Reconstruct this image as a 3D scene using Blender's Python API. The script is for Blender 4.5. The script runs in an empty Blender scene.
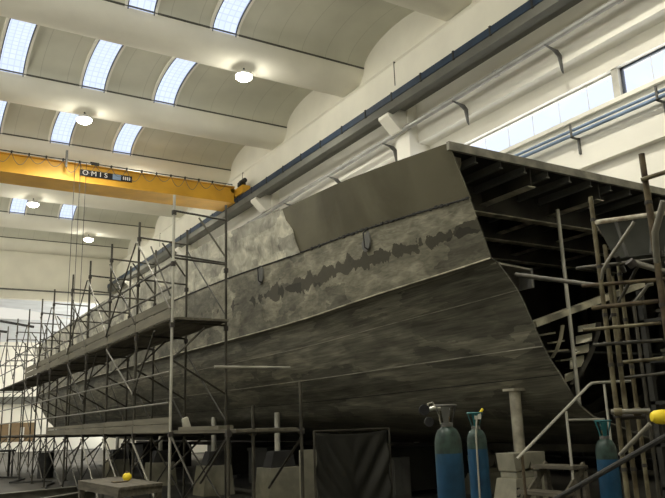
import bpy, math, random
from mathutils import Vector, Matrix
random.seed(7)
SC = bpy.context.scene
COL = SC.collection
V = Vector

# ------------------------------------------------------------------ camera
FPX = 721.04
PITCH, YAW, ROLL = 0.236553, 0.554948, -0.035203
CAM = V((0, 0, 1.6))
fw = V((math.sin(YAW)*math.cos(PITCH), math.cos(YAW)*math.cos(PITCH), math.sin(PITCH)))
r0 = V((math.cos(YAW), -math.sin(YAW), 0))
u0 = r0.cross(fw)
rt = math.cos(ROLL)*r0 + math.sin(ROLL)*u0
up = -math.sin(ROLL)*r0 + math.cos(ROLL)*u0
cd = bpy.data.cameras.new('camera')
cam = bpy.data.objects.new('camera', cd)
COL.objects.link(cam)
cam.matrix_world = Matrix(((rt.x, up.x, -fw.x, CAM.x), (rt.y, up.y, -fw.y, CAM.y), (rt.z, up.z, -fw.z, CAM.z), (0, 0, 0, 1)))
cd.sensor_width = 36.0
cd.lens = 36.0*FPX/665.0
cd.clip_end = 500
SC.camera = cam

def ray(x, y):
    return rt*((x-332.5)/FPX) + up*((249-y)/FPX) + fw
def on(x, y, ax, val):
    r = ray(x, y)
    return CAM + r*((val-CAM[ax])/r[ax])
def dep(x, y, d):
    return CAM + ray(x, y)*d

# --------------------------------------------------------------- materials
def mat(name, col, rough=0.7, metal=0.0, var=0.15, scale=2.0, bump=0.0, bscale=20.0, col2=None, detail=5.0, spec=0.3, stretch=(1, 1, 1), emit=None):
    m = bpy.data.materials.new(name); m.use_nodes = True
    nt = m.node_tree; b = nt.nodes['Principled BSDF']
    b.inputs['Roughness'].default_value = rough
    b.inputs['Metallic'].default_value = metal
    b.inputs['Specular IOR Level'].default_value = spec
    c = V(col)
    a = col2 if col2 else tuple(c*(1-var))
    d = tuple(c*(1+var)) if not col2 else col
    tc = nt.nodes.new('ShaderNodeTexCoord'); mp = nt.nodes.new('ShaderNodeMapping')
    mp.inputs['Scale'].default_value = stretch
    nt.links.new(tc.outputs['Object'], mp.inputs['Vector'])
    n = nt.nodes.new('ShaderNodeTexNoise'); n.inputs['Scale'].default_value = scale; n.inputs['Detail'].default_value = detail
    nt.links.new(mp.outputs[0], n.inputs['Vector'])
    r = nt.nodes.new('ShaderNodeValToRGB')
    r.color_ramp.elements[0].position = 0.35; r.color_ramp.elements[1].position = 0.65
    r.color_ramp.elements[0].color = (*a, 1); r.color_ramp.elements[1].color = (*d, 1)
    nt.links.new(n.outputs['Fac'], r.inputs['Fac']); nt.links.new(r.outputs['Color'], b.inputs['Base Color'])
    if bump:
        n2 = nt.nodes.new('ShaderNodeTexNoise'); n2.inputs['Scale'].default_value = bscale
        nt.links.new(tc.outputs['Object'], n2.inputs['Vector'])
        bp = nt.nodes.new('ShaderNodeBump'); bp.inputs['Strength'].default_value = bump; bp.inputs['Distance'].default_value = 0.02
        nt.links.new(n2.outputs['Fac'], bp.inputs['Height']); nt.links.new(bp.outputs['Normal'], b.inputs['Normal'])
    if emit:
        b.inputs['Emission Color'].default_value = (*emit[0], 1); b.inputs['Emission Strength'].default_value = emit[1]
    return m

CREAM = (0.74, 0.72, 0.62)
M = {}
M['plaster'] = mat('cream_concrete', CREAM, 0.85, var=0.04, scale=0.7, bump=0.1)
M['wallpanel'] = mat('pale_wall_concrete', (0.82, 0.80, 0.71), 0.85, var=0.05, scale=0.5, bump=0.1)
M['girder'] = mat('grey_concrete', (0.14, 0.14, 0.12), 0.85, var=0.1, scale=0.8, bump=0.2)
M['joint'] = mat('joint_dark', (0.10, 0.10, 0.08), 0.9)
M['floor'] = mat('shop_floor', (0.06, 0.057, 0.047), 0.6, var=0.3, scale=0.6, bump=0.1)
M['railblue'] = mat('blue_rail_paint', (0.018, 0.034, 0.06), 0.5, var=0.2)
M['pipe'] = mat('galvanised_pipe', (0.36, 0.36, 0.335), 0.38, metal=0.35, var=0.12, scale=1.5)
M['bluepipe'] = mat('blue_grey_pipe', (0.22, 0.30, 0.42), 0.45, metal=0.2)
M['dark'] = mat('dark_steel', (0.03, 0.03, 0.028), 0.7, var=0.3)
M['bracket'] = mat('bracket_steel', (0.13, 0.13, 0.12), 0.6, var=0.2)
M['frame_alu'] = mat('window_alu', (0.55, 0.54, 0.48), 0.5, metal=0.2)
M['frame_dark'] = mat('window_dark', (0.06, 0.07, 0.09), 0.5)
M['yellow'] = mat('crane_yellow', (0.62, 0.34, 0.035), 0.5, var=0.1, scale=1.0)
M['black'] = mat('black_paint', (0.012, 0.012, 0.014), 0.6)
M['white'] = mat('white_paint', (0.75, 0.75, 0.72), 0.6, var=0.05)
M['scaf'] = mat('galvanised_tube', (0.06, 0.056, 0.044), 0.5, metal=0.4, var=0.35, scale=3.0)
M['scaflight'] = mat('bright_galvanised_tube', (0.19, 0.182, 0.15), 0.45, metal=0.4, var=0.2, scale=3.0)
M['rust'] = mat('rusty_tube', (0.13, 0.105, 0.06), 0.7, metal=0.2, var=0.5, scale=6.0, col2=(0.045, 0.03, 0.02))
M['olive'] = mat('stained_tube', (0.19, 0.17, 0.105), 0.6, metal=0.2, var=0.3, scale=7.0, col2=(0.07, 0.055, 0.03))
M['coupler'] = mat('coupler_steel', (0.05, 0.045, 0.04), 0.6, metal=0.3)
M['board'] = mat('scaffold_board', (0.11, 0.10, 0.075), 0.85, var=0.3, scale=1.5, stretch=(6, 0.6, 6))
M['toeboard'] = mat('toe_board', (0.15, 0.14, 0.105), 0.85, var=0.2, scale=1.2, stretch=(6, 0.6, 6))
M['inner'] = mat('bare_inner_steel', (0.045, 0.042, 0.034), 0.65, metal=0.2, var=0.5, scale=1.5)
M['inner_light'] = mat('ground_inner_steel', (0.34, 0.32, 0.24), 0.5, metal=0.2, var=0.5, scale=3.0)
M['bilge'] = mat('lit_bilge_plate', (0.85, 0.82, 0.66), 0.5, var=0.15, scale=3)  # light falling on the bilge plates is put into this pale colour
M['flange'] = mat('bright_flange', (0.42, 0.40, 0.31), 0.45, metal=0.3, var=0.5, scale=4)
M['tubepale'] = mat('pale_rail_tube', (0.42, 0.41, 0.35), 0.45, metal=0.2, var=0.15, scale=3)
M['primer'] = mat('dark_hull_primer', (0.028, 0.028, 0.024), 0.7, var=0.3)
M['deckedge'] = mat('deck_edge', (0.24, 0.23, 0.19), 0.6, metal=0.3, var=0.3, scale=4)
M['cylblue'] = mat('cylinder_blue', (0.008, 0.052, 0.11), 0.45, var=0.25, scale=6.0)
M['cylgreen'] = mat('cylinder_shoulder_green', (0.022, 0.042, 0.034), 0.4, var=0.4, scale=14.0)
M['steelbright'] = mat('bright_steel', (0.5, 0.5, 0.46), 0.3, metal=0.7)
M['teal'] = mat('teal_guard', (0.02, 0.12, 0.13), 0.5)
M['brass'] = mat('brass', (0.5, 0.33, 0.1), 0.4, metal=0.6)
M['concrete_light'] = mat('pedestal_concrete', (0.24, 0.23, 0.175), 0.85, var=0.15, scale=4.0, bump=0.2)
M['post'] = mat('prop_pipe', (0.30, 0.28, 0.22), 0.6, metal=0.2, var=0.3, scale=5.0)
M['wood'] = mat('timber', (0.10, 0.09, 0.068), 0.85, var=0.3, scale=2.0, stretch=(8, 1, 8))
M['tarp'] = mat('black_tarpaulin', (0.022, 0.022, 0.019), 0.4, var=0.2)
M['lampyellow'] = mat('yellow_plastic', (0.85, 0.66, 0.04), 0.5, var=0.08)
M['redcloth'] = mat('orange_paint', (0.5, 0.09, 0.02), 0.6)
M['brown'] = mat('brown_door_paint', (0.20, 0.14, 0.075), 0.7, var=0.1)
M['sheet'] = mat('white_sheet', (0.6, 0.59, 0.52), 0.7, var=0.08)
M['greypanel'] = mat('blue_grey_panel', (0.62, 0.65, 0.68), 0.8, var=0.08, scale=0.6, stretch=(1, 5, 5))
M['hose'] = mat('grey_hose', (0.35, 0.34, 0.28), 0.6)

def emis(name, col, s):
    m = bpy.data.materials.new(name); m.use_nodes = True
    nt = m.node_tree; nt.nodes.remove(nt.nodes['Principled BSDF'])
    e = nt.nodes.new('ShaderNodeEmission'); e.inputs[0].default_value = (*col, 1); e.inputs[1].default_value = s
    nt.links.new(e.outputs[0], nt.nodes['Material Output'].inputs[0]); return m
M['lamp_glow'] = emis('lamp_glow', (1.0, 0.96, 0.82), 30.0)
M['daylight_panel'] = emis('daylight_panel', (1.0, 0.97, 0.9), 6.0)  # glow of the added fill panel in the annex
M['daylight_sheet'] = emis('translucent_daylight_sheet', (1.0, 0.97, 0.86), 0.62)

# skylight: backlit ribbed polycarbonate, fine grid of bars
def skylight_mat():
    m = bpy.data.materials.new('skylight_polycarbonate'); m.use_nodes = True
    nt = m.node_tree; nt.nodes.remove(nt.nodes['Principled BSDF'])
    e = nt.nodes.new('ShaderNodeEmission'); br = nt.nodes.new('ShaderNodeTexBrick'); tc = nt.nodes.new('ShaderNodeTexCoord')
    br.offset = 0.0
    br.inputs['Color1'].default_value = (0.66, 0.74, 0.97, 1); br.inputs['Color2'].default_value = (0.61, 0.70, 0.95, 1)
    br.inputs['Mortar'].default_value = (0.52, 0.60, 0.82, 1)
    br.inputs['Scale'].default_value = 1.0; br.inputs['Mortar Size'].default_value = 0.022
    br.inputs['Brick Width'].default_value = 0.26; br.inputs['Row Height'].default_value = 0.26
    nt.links.new(tc.outputs['Object'], br.inputs['Vector']); nt.links.new(br.outputs['Color'], e.inputs[0])
    e.inputs[1].default_value = SKY_E
    nt.links.new(e.outputs[0], nt.nodes['Material Output'].inputs[0]); return m
SKY_E = 1.0
M['skylight'] = skylight_mat()

# vault underside with panel joints every 1.2 m across the hall
def vault_mat():
    m = mat('vault_concrete', (0.58, 0.575, 0.48), 0.88, var=0.05, scale=0.6, bump=0.1)
    nt = m.node_tree; b = nt.nodes['Principled BSDF']
    src = b.inputs['Base Color'].links[0].from_socket
    tc = nt.nodes.new('ShaderNodeTexCoord'); w = nt.nodes.new('ShaderNodeSeparateXYZ'); nt.links.new(tc.outputs['Object'], w.inputs[0])
    a = nt.nodes.new('ShaderNodeMath'); a.operation = 'PINGPONG'; a.inputs[1].default_value = 0.6; nt.links.new(w.outputs[0], a.inputs[0])
    l = nt.nodes.new('ShaderNodeMath'); l.operation = 'LESS_THAN'; l.inputs[1].default_value = 0.012; nt.links.new(a.outputs[0], l.inputs[0])
    s = nt.nodes.new('ShaderNodeMath'); s.operation = 'MULTIPLY'; s.inputs[1].default_value = 0.35; nt.links.new(l.outputs[0], s.inputs[0])
    mx = nt.nodes.new('ShaderNodeMix'); mx.data_type = 'RGBA'; nt.links.new(s.outputs[0], mx.inputs[0]); nt.links.new(src, mx.inputs[6])
    mx.inputs[7].default_value = (0.2, 0.19, 0.14, 1); nt.links.new(mx.outputs[2], b.inputs['Base Color']); return m
M['vault'] = vault_mat()

# ------------------------------------------------------------ mesh helpers
class MB:
    def __init__(s): s.v = []; s.f = []; s.uv = None
    def poly(s, pts):
        n = len(s.v); s.v += [tuple(p) for p in pts]; s.f.append(tuple(range(n, n+len(pts)))); return s
    def hexa(s, p):      # 8 points: bottom 4 ccw, top 4 ccw
        n = len(s.v); s.v += [tuple(q) for q in p]
        for f in ((3, 2, 1, 0), (4, 5, 6, 7), (0, 1, 5, 4), (1, 2, 6, 5), (2, 3, 7, 6), (3, 0, 4, 7)):
            s.f.append(tuple(n+i for i in f))
        return s
    def box(s, x0, y0, z0, x1, y1, z1):
        return s.hexa([(x0, y0, z0), (x1, y0, z0), (x1, y1, z0), (x0, y1, z0), (x0, y0, z1), (x1, y0, z1), (x1, y1, z1), (x0, y1, z1)])
    def beam(s, a, b, w, h, upv=(0, 0, 1)):   # rectangular bar from a to b
        a = V(a); b = V(b); d = (b-a).normalized(); u = V(upv)
        if abs(d.dot(u)) > 0.95: u = V((1, 0, 0))
        sd = d.cross(u).normalized(); u = sd.cross(d)
        o = [(-1, -1), (1, -1), (1, 1), (-1, 1)]
        pa = [a+sd*w/2*i+u*h/2*j for i, j in o]; pb = [b+sd*w/2*i+u*h/2*j for i, j in o]
        n = len(s.v); s.v += [tuple(q) for q in pa+pb]
        for f in ((0, 1, 2, 3), (7, 6, 5, 4), (0, 4, 5, 1), (1, 5, 6, 2), (2, 6, 7, 3), (3, 7, 4, 0)): s.f.append(tuple(n+i for i in f))
        return s
    def tube(s, pts, r, n=10, cap=True):
        pts = [V(p) for p in pts]; base = len(s.v); prev = None
        for i, p in enumerate(pts):
            if i == 0: d = pts[1]-p
            elif i == len(pts)-1: d = p-pts[i-1]
            else: d = (pts[i+1]-p).normalized()+(p-pts[i-1]).normalized()
            d.normalize()
            if prev is None:
                a = d.orthogonal().normalized()
            else:
                a = (prev-d*prev.dot(d)).normalized()
            prev = a; c = d.cross(a)
            rr = r[i] if isinstance(r, (list, tuple)) else r
            for k in range(n):
                t = 2*math.pi*k/n; s.v.append(tuple(p+a*math.cos(t)*rr+c*math.sin(t)*rr))
        for i in range(len(pts)-1):
            for k in range(n):
                q = base+i*n; s.f.append((q+k, q+(k+1) % n, q+n+(k+1) % n, q+n+k))
        if cap:
            s.f.append(tuple(base+k for k in reversed(range(n)))); e = base+(len(pts)-1)*n; s.f.append(tuple(e+k for k in range(n)))
        return s
    def lathe(s, c, prof, n=24):             # profile [(r, z)], vertical axis at c
        base = len(s.v); c = V(c)
        for r, z in prof:
            for k in range(n):
                t = 2*math.pi*k/n; s.v.append((c.x+r*math.cos(t), c.y+r*math.sin(t), c.z+z))
        for i in range(len(prof)-1):
            for k in range(n):
                q = base+i*n; s.f.append((q+k, q+(k+1) % n, q+n+(k+1) % n, q+n+k))
        s.f.append(tuple(base+k for k in reversed(range(n)))); e = base+(len(prof)-1)*n; s.f.append(tuple(e+k for k in range(n)))
        return s
    def prism(s, prof, ax, a, b):            # closed 2D profile extruded along axis ax from a to b
        n = len(prof)
        def P(u, v, w): return {0: (w, u, v), 1: (u, w, v), 2: (u, v, w)}[ax]
        base = len(s.v); s.v += [P(u, v, a) for u, v in prof]+[P(u, v, b) for u, v in prof]
        for i in range(n):
            j = (i+1) % n; s.f.append((base+i, base+j, base+n+j, base+n+i))
        s.f.append(tuple(base+i for i in reversed(range(n)))); s.f.append(tuple(base+n+i for i in range(n))); return s
    def grid(s, rows):                       # rows of points
        base = len(s.v); n = len(rows[0])
        for r in rows: s.v += [tuple(p) for p in r]
        for i in range(len(rows)-1):
            for k in range(n-1):
                q = base+i*n+k; s.f.append((q, q+1, q+n+1, q+n))
        return s
    def build(s, name, m, parent=None, smooth=False, bevel=0.0, uv=None):
        me = bpy.data.meshes.new(name); me.from_pydata(s.v, [], s.f)
        if uv:
            l = me.uv_layers.new(name='uv')
            for lp in me.loops: l.data[lp.index].uv = uv[lp.vertex_index]
        me.validate(); 
        import bmesh
        bm = bmesh.new(); bm.from_mesh(me); 
        if not uv: bmesh.ops.recalc_face_normals(bm, faces=bm.faces)
        bm.to_mesh(me); bm.free()
        o = bpy.data.objects.new(name, me); COL.objects.link(o); me.materials.append(M[m] if isinstance(m, str) else m)
        if smooth:
            me.polygons.foreach_set('use_smooth', [True]*len(me.polygons))
            try: me.set_sharp_from_angle(angle=math.radians(40))
            except Exception: pass
        if bevel:
            b = o.modifiers.new('bevel', 'BEVEL'); b.width = bevel; b.segments = 2; b.limit_method = 'ANGLE'
        if parent:
            o.parent = parent; base = V((0, 0, 0)); p = parent
            loc = p.get('_loc'); 
            if loc is not None: o.matrix_parent_inverse = Matrix.Translation(-V(loc))
        return o
def strip_tmp():
    for o in bpy.data.objects:
        if '_loc' in o: del o['_loc']
def thing(name, label, cat, loc=(0, 0, 0), group=None):
    o = bpy.data.objects.new(name, None); COL.objects.link(o); o.location = loc; o.empty_display_size = 0.2
    o['_loc'] = tuple(loc); o['label'] = label; o['category'] = cat
    if group: o['group'] = group
    return o
def tag(o, label, cat, group=None):
    o['label'] = label; o['category'] = cat
    if group: o['group'] = group
    return o
def struct(o): o['kind'] = 'structure'; return o
def sroot(name, loc=(0, 0, 0)):
    o = bpy.data.objects.new(name, None); COL.objects.link(o); o.location = loc; o['_loc'] = tuple(loc); o['kind'] = 'structure'; return o
def lerp(a, b, t): return a+(b-a)*t
def interp(x, xs, ys):
    if x <= xs[0]: return ys[0]
    for i in range(len(xs)-1):
        if x <= xs[i+1]: return lerp(ys[i], ys[i+1], (x-xs[i])/(xs[i+1]-xs[i]))
    return ys[-1]

# ================================================================= SETTING
XL, XR = -12.0, 17.7        # inner faces of the upper side walls
YB, YE = -6.0, 65.5
struct(MB().box(XL-2, YB, -0.2, 19.5, 74, 0).build('floor', 'floor'))

# roof: shallow barrel vaults between trough beams, 7.7 m apart
lines = [25.2+7.7*k for k in range(-4, 6)]      # where a vault lands on the near edge of a beam
BW = 2.3
ceil = sroot('ceiling', (0, 20, 17.6))
def vault(y0, y1, name='vault_panel'):
    prof = []
    N = 20
    for i in range(N+1):
        t = i/N; a = math.pi*t
        prof.append((lerp(y0, y1, (1-math.cos(a))/2), 17.6+0.95*math.sin(a)))
    return prof
for k, yl in enumerate(lines):
    y0 = yl-7.7+BW
    pr = vault(y0, yl)
    outer = [(y, z+0.15) for y, z in reversed(pr)]
    MB().prism(pr+outer, 0, XL, XR).build('vault_panel', 'vault', ceil, smooth=True)
    # trough beam: curved web, narrow soffit
    c = yl+BW/2; hw = BW/2
    side = [(c-hw, 17.62), (c-hw+0.05, 17.45), (c-hw+0.2, 17.15), (c-hw+0.5, 16.9), (c-hw+0.88, 16.8)]
    pr2 = side+[(2*c-y, z) for y, z in reversed(side)]+[(c+hw, 17.9), (c-hw, 17.9)]
    MB().prism(pr2, 0, XL, XR).build('roof_beam', 'plaster', ceil, smooth=True)
    MB().box(XL, yl-0.03, 17.57, XR-0.01, yl+0.03, 17.64).build('roof_joint', 'joint', ceil)

# skylights (curved strips following the vaults)
wn = 1
for k, yl in enumerate(lines):
    if yl < 20 or yl > 58: continue
    pr = vault(yl-7.7+BW, yl)[2:-0 or None]
    for xc in (-0.0, 3.55, 7.2, 10.7):
        x0, x1 = xc-0.52, xc+0.52
        w = sroot('window_%d' % wn, (xc, yl-3, 18)); wn += 1
        MB().grid([[(x0, y, z-0.05), (x1, y, z-0.05)] for y, z in pr]).build('skylight_or_fill_panel', 'skylight', w)
        for xx in (x0-0.07, x1+0.07):
            rows = [(y, z+0.02) for y, z in pr]+[(y, z-0.12) for y, z in reversed(pr)]
            MB().prism(rows, 0, xx-0.06, xx+0.06).build('skylight_curb', 'wallpanel', w)
        for xx in (x0, x1):
            rows = [(y, z-0.03) for y, z in pr]+[(y, z-0.125) for y, z in reversed(pr)]
            MB().prism(rows, 0, xx-0.022, xx+0.022).build('skylight_gasket', 'frame_dark', w)

# right wall: upper wall + eaves beam, girder, recessed window band, lower wall
W = sroot('wall_right', (18.5, 20, 0))
MB().box(XR, YB, 16.5, XR+0.3, YE, 19.2).build('upper_panel', 'plaster', W)
MB().prism([(17.15, 16.3), (17.5, 16.75), (XR+0.3, 16.75), (XR+0.3, 14.7), (17.15, 14.7)], 1, YB, YE).build('eaves_beam', 'plaster', W)
for yj in (22.2, 37.6, 6.8, 53.0):
    MB().box(17.13, yj-0.02, 15.3, 17.5, yj+0.02, 16.4).build('beam_joint', 'joint', W)
MB().box(17.9, YB, 12.72, 18.9, YE, 14.75).build('wall_panel', 'wallpanel', W)
MB().box(18.5, YB, 12.06, 18.9, YE, 12.72).build('window_head', 'wallpanel', W)
MB().box(18.5, YB, 9.3, 18.9, YE, 10.95).build('wall_panel', 'wallpanel', W)
MB().box(18.35, YB, 10.88, 18.9, YE, 11.02).build('window_sill', 'wallpanel', W)
MB().box(18.70, YB, 0, 18.76, YE, 2.3).build('shade_band', 'primer', W)  # dark band added to imitate the shade under the hull
MB().box(18.75, YB, 0, 19.0, YE, 9.3).build('wall_panel', 'wallpanel', W)
# pilasters carrying the corbels
for yc in (22.3, 34.8, 47.3, 59.8, 10.6-0.0):
    if yc > 11: MB().box(17.45, yc-0.45, 0, 18.8, yc+0.45, 14.8).build('pilaster', 'wallpanel', W, bevel=0.02)
ZC = on(574, 0, 0, 16.75).z+0.28
for yc in (22.3, 34.8, 47.3, 59.8):
    MB().prism([(17.5, ZC), (16.5, ZC), (16.5, ZC-0.35), (17.1, ZC-0.9), (17.5, ZC-0.9)], 1, yc-0.35, yc+0.35).build('corbel', 'wallpanel', W, bevel=0.02)
# crane runway girder
Z1, Z2, Z3 = on(543, 0, 0, 16.45).z, on(560, 0, 0, 16.45).z, on(574, 0, 0, 16.75).z+0.28
G = struct(MB().prism([(16.45, Z1), (16.45, Z2), (16.75, Z2-0.06), (16.75, Z3), (17.4, Z3), (17.4, Z1)], 1, YB, YE).build('trim_1', 'girder'))
# windows of the right wall
mull = [-5, 3.5, 12.85, 22.4, 30]
for i in range(len(mull)-1):
    a, b = mull[i], mull[i+1]
    w = sroot('window_%d' % wn, (18.7, a, 11.5)); wn += 1
    MB().box(18.55, a-0.12, 10.95, 18.85, a+0.12, 12.15).build('window_post', 'frame_alu', w)
    fm = 'frame_dark' if b < 13 else 'frame_alu'
    f = MB(); f.box(18.68, a+0.12, 11.99, 18.76, b-0.12, 12.07); f.box(18.68, a+0.12, 11.02, 18.76, b-0.12, 11.08)
    f.box(18.68, a+0.12, 11.02, 18.76, a+0.2, 12.04); f.box(18.68, b-0.2, 11.02, 18.76, b-0.12, 12.04)
    f.build('window_frame', fm, w)
    for q in range(1, 8):
        y = lerp(a, b, q/8); MB().box(18.71, y-0.008, 11.06, 18.73, y+0.008, 12.02).build('glazing_bar', 'frame_alu', w)
    g = MB().box(18.715, a+0.15, 11.05, 18.725, b-0.15, 12.03).build('pane', 'frame_alu', w)
    g.data.materials[0] = M.setdefault('glass', None) or M['frame_alu']
def glassmat():
    m = bpy.data.materials.new('clear_glass'); m.use_nodes = True; nt = m.node_tree
    nt.nodes.remove(nt.nodes['Principled BSDF'])
    t = nt.nodes.new('ShaderNodeBsdfTransparent'); t.inputs[0].default_value = (0.92, 0.94, 1.0, 1)
    g = nt.nodes.new('ShaderNodeBsdfGlossy'); g.inputs['Roughness'].default_value = 0.05
    mx = nt.nodes.new('ShaderNodeMixShader'); mx.inputs[0].default_value = 0.06
    nt.links.new(t.outputs[0], mx.inputs[1]); nt.links.new(g.outputs[0], mx.inputs[2]); nt.links.new(mx.outputs[0], nt.nodes['Material Output'].inputs[0]); return m
M['glass'] = glassmat()
for o in bpy.data.objects:
    if o.name.startswith('pane'): o.data.materials[0] = M['glass']

# left and back walls, out of frame (left wall has a long daylight band)
L = sroot('wall_left', (XL, 20, 0))
MB().box(XL-0.3, YB, 0, XL, YE, 11.0).build('wall_panel', 'wallpanel', L)
MB().box(XL-0.3, YB, 16.2, XL, YE, 19.2).build('wall_panel', 'wallpanel', L)
for yc in range(-6, 66, 8): MB().box(XL-0.35, yc, 11, XL+0.1, yc+1.0, 16.2).build('pilaster', 'wallpanel', L)
struct(MB().box(XL-0.3, YB-0.3, 0, 19, YB, 19.2).build('wall_back', 'wallpanel'))

# end wall with a wide opening into a lower annex
E = sroot('wall_far', (0, YE, 13))
MB().box(XL, YE, 13.5, 18.9, YE+0.3, 19.2).build('wall_panel', 'plaster', E)
MB().box(XL, YE-0.35, 12.75, 18.9, YE+0.3, 13.45).build('lintel_beam', 'plaster', E)
MB().box(XL, YE-0.5, 13.45, 18.9, YE-0.3, 13.55).build('lintel_rail', 'bracket', E)
MB().box(16.6, YE, 0, 18.9, YE+0.3, 12.8).build('wall_pier', 'wallpanel', E)
A = sroot('wall_annex', (5, 74, 0))
MB().box(XL, 73.5, 4.9, 19, 73.8, 10.6).build('wall_panel', 'wallpanel', A)
MB().box(XL, 73.1, 4.3, 19, 73.8, 4.95).build('wall_ledge', 'girder', A)
MB().box(XL, 73.5, 0, 19, 73.8, 4.3).build('wall_panel', 'plaster', A)
MB().grid([[(x, YE+0.3+8.1*t, 13.6-3.9*t**1.5+0.25*math.sin(math.pi*t)) for t in [i/12 for i in range(13)]] for x in (XL, 19)]).build('annex_vault', 'greypanel', A)
# translucent sheet in the annex vault and its dark service bars
rows = []
for i in range(17):
    t = i/16; x = lerp(3.2, 15.5, t); w = 0.09*math.sin(math.pi*min(1, t+0.12))**0.7 if t < 0.88 else 0.02
    c = 0.50+0.1*t
    rows.append([(x, YE+0.3+8.1*s, 13.6-3.9*s**1.5+0.25*math.sin(math.pi*s)-0.06) for s in (c-w, c-w/2, c, c+w/2, c+w)])
w = sroot('window_%d' % wn, (9, 70, 11)); wn += 1
MB().grid(rows).build('skylight_or_fill_panel', 'daylight_sheet', w)
MB().box(-8, 66.3, 13.35, 16, 67.6, 13.4).build('skylight_or_fill_panel', 'daylight_panel', w)  # added glowing panel, hidden behind the lintel, to brighten the annex
for (a, b, r) in (((0, 321), (34, 327), 0.12), ((-10, 330), (7, 332), 0.12)):
    tag(MB().tube([on(*a, 1, 71), on(*b, 1, 71)], r).build('service_duct', 'dark'), ('long dark duct crossing the bright roof light at the far end' if a[1] < 325 else 'short dark duct below the long one, cut by the left edge'), 'duct')
# far doors
for i, (xa, xb) in enumerate(((7.0, 10.0), (10.15, 12.2))):
    d = sroot('door_%d' % (i+1), (xa, 73.4, 0))
    MB().box(xa, 73.36, 0.9, xb, 73.5, 2.6).build('door_leaf', 'brown', d)
    MB().box(xa, 73.36, 0.0, xb, 73.5, 0.9).build('door_panel', 'wallpanel', d)
    MB().box(xa+0.9, 73.30, 1.0, xa+1.2, 73.36, 2.2).build('door_window', 'sheet', d)

# ------------------------------------------------------- wall-mounted things
t = thing('crane_rail', 'dark blue crane rail with conductor line along the concrete runway girder', 'rail', (16.8, 20, 14.6))
MB().box(16.7, YB, Z1, 16.86, YE, Z1+0.16).build('rail_head', 'railblue', t)
MB().box(16.41, YB, Z1-0.02, 16.45, YE, on(530, 0, 0, 16.43).z).build('conductor_bar', 'railblue', t)
for i in range(27): MB().box(16.39, 12+i*1.9, Z1-0.05, 16.47, 12.08+i*1.9, Z1+0.3).build('rail_clip', 'dark', t)
pz, pX = 13.85, 17.55
t = thing('overhead_pipe', 'long pale round pipe running along the wall below the crane girder', 'pipe', (pX, 20, pz))
PXX = 17.28; a = on(617, 0, 0, PXX); c = on(250, 223, 0, PXX); SL = (c.z-a.z)/(c.y-a.y)
PZ = a.z
def pz_(y): return a.z+SL*(y-a.y)
MB().tube([(PXX, YB+1, pz_(YB+1)), (PXX, YE-1, pz_(YE-1))], 0.105, 16).build('pipe_body', 'pipe', t, smooth=True)
for i in range(12):
    y = 1.2+i*5.1; MB().tube([(PXX, y, pz_(y)), (PXX, y+0.16, pz_(y+0.16))], 0.13, 16).build('pipe_collar', 'pipe', t, smooth=True)
for i in range(8):
    y = 0.59+i*4.55
    if abs(y-22.3) < 0.7: y += 1.2
    PZ = pz_(y); m = MB(); m.prism([(17.15, PZ-0.10), (17.15, PZ-0.13), (17.5, PZ-0.22), (17.72, PZ-0.38), (17.82, PZ-0.85), (17.9, PZ-0.95), (17.9, PZ-0.30), (17.75, PZ-0.15)], 1, y-0.02, y+0.02)
    m.build('pipe_bracket', 'bracket', t)
t = thing('service_pipe', 'pair of slim blue-grey service pipes bracketed below the wall windows', 'pipe', (18.2, 15, 10.5))
for z, r in ((10.52, 0.05), (10.36, 0.06)):
    MB().tube([(18.2, YB, z), (18.2, 21.6, z)], r, 10).build('pipe_run', 'bluepipe', t, smooth=True)
for i in range(7):
    y = 2.0+i*3.1
    m = MB(); m.box(18.1, y-0.03, 10.24, 18.5, y+0.03, 10.29); m.box(18.1, y-0.03, 10.24, 18.15, y+0.03, 10.7); m.box(18.42, y-0.03, 9.75, 18.5, y+0.03, 10.3)
    m.build('pipe_bracket', 'bracket', t)

# -------------------------------------------------------------- crane bridge
cr = thing('overhead_crane', 'yellow overhead travelling crane bridge spanning the hall under the roof', 'crane', (3, 37.5, 14.3))
MB().box(XL+0.6, 37.2, 14.30, 16.42, 38.8, 15.2).build('girder', 'yellow', cr)
MB().box(XL+0.6, 37.05, 14.23, 16.42, 38.95, 14.30).build('girder_flange', 'yellow', cr)
MB().box(XL+0.6, 37.05, 15.2, 16.42, 38.9, 15.24).build('girder_flange', 'yellow', cr)
ec = MB().box(16.5, 36.2, Z1+0.42, 17.0, 39.9, Z1+0.9).build('end_carriage', 'yellow', cr, bevel=0.02)
MB().box(16.2, 37.2, 14.9, 16.6, 38.8, Z1+0.9).build('end_bracket', 'yellow', ec)
for y in (36.6, 39.5):
    MB().tube([(16.65, y, Z1+0.33), (16.92, y, Z1+0.33)], 0.17, 16).build('wheel', 'dark', ec, smooth=True)
m = MB(); m.box(16.45, 36.4, Z1+0.9, 16.8, 36.8, Z1+1.15); m.build('drive_gearbox', 'dark', ec)
MB().tube([(16.62, 36.1, Z1+1.15), (16.62, 36.7, Z1+1.15)], 0.14, 12).build('drive_motor', 'dark', ec, smooth=True)
MB().box(XL+0.6, 36.92, 15.27, 16.2, 36.97, 15.31).build('festoon_track', 'dark', cr)
for i in range(19):
    x0 = 0.2+i*0.82
    pts = [(x0+0.82*q, 36.94, 15.25-(0.5+0.12*math.sin(i*1.7))*(1-(2*q-1)**2)) for q in [j/12 for j in range(13)]]
    f = MB().tube(pts, 0.014, 6).build('festoon_cable', 'bracket', cr, smooth=True)
    MB().box(x0-0.035, 36.9, 15.20, x0+0.035, 37.0, 15.34).build('festoon_trolley', 'dark', f)
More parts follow.
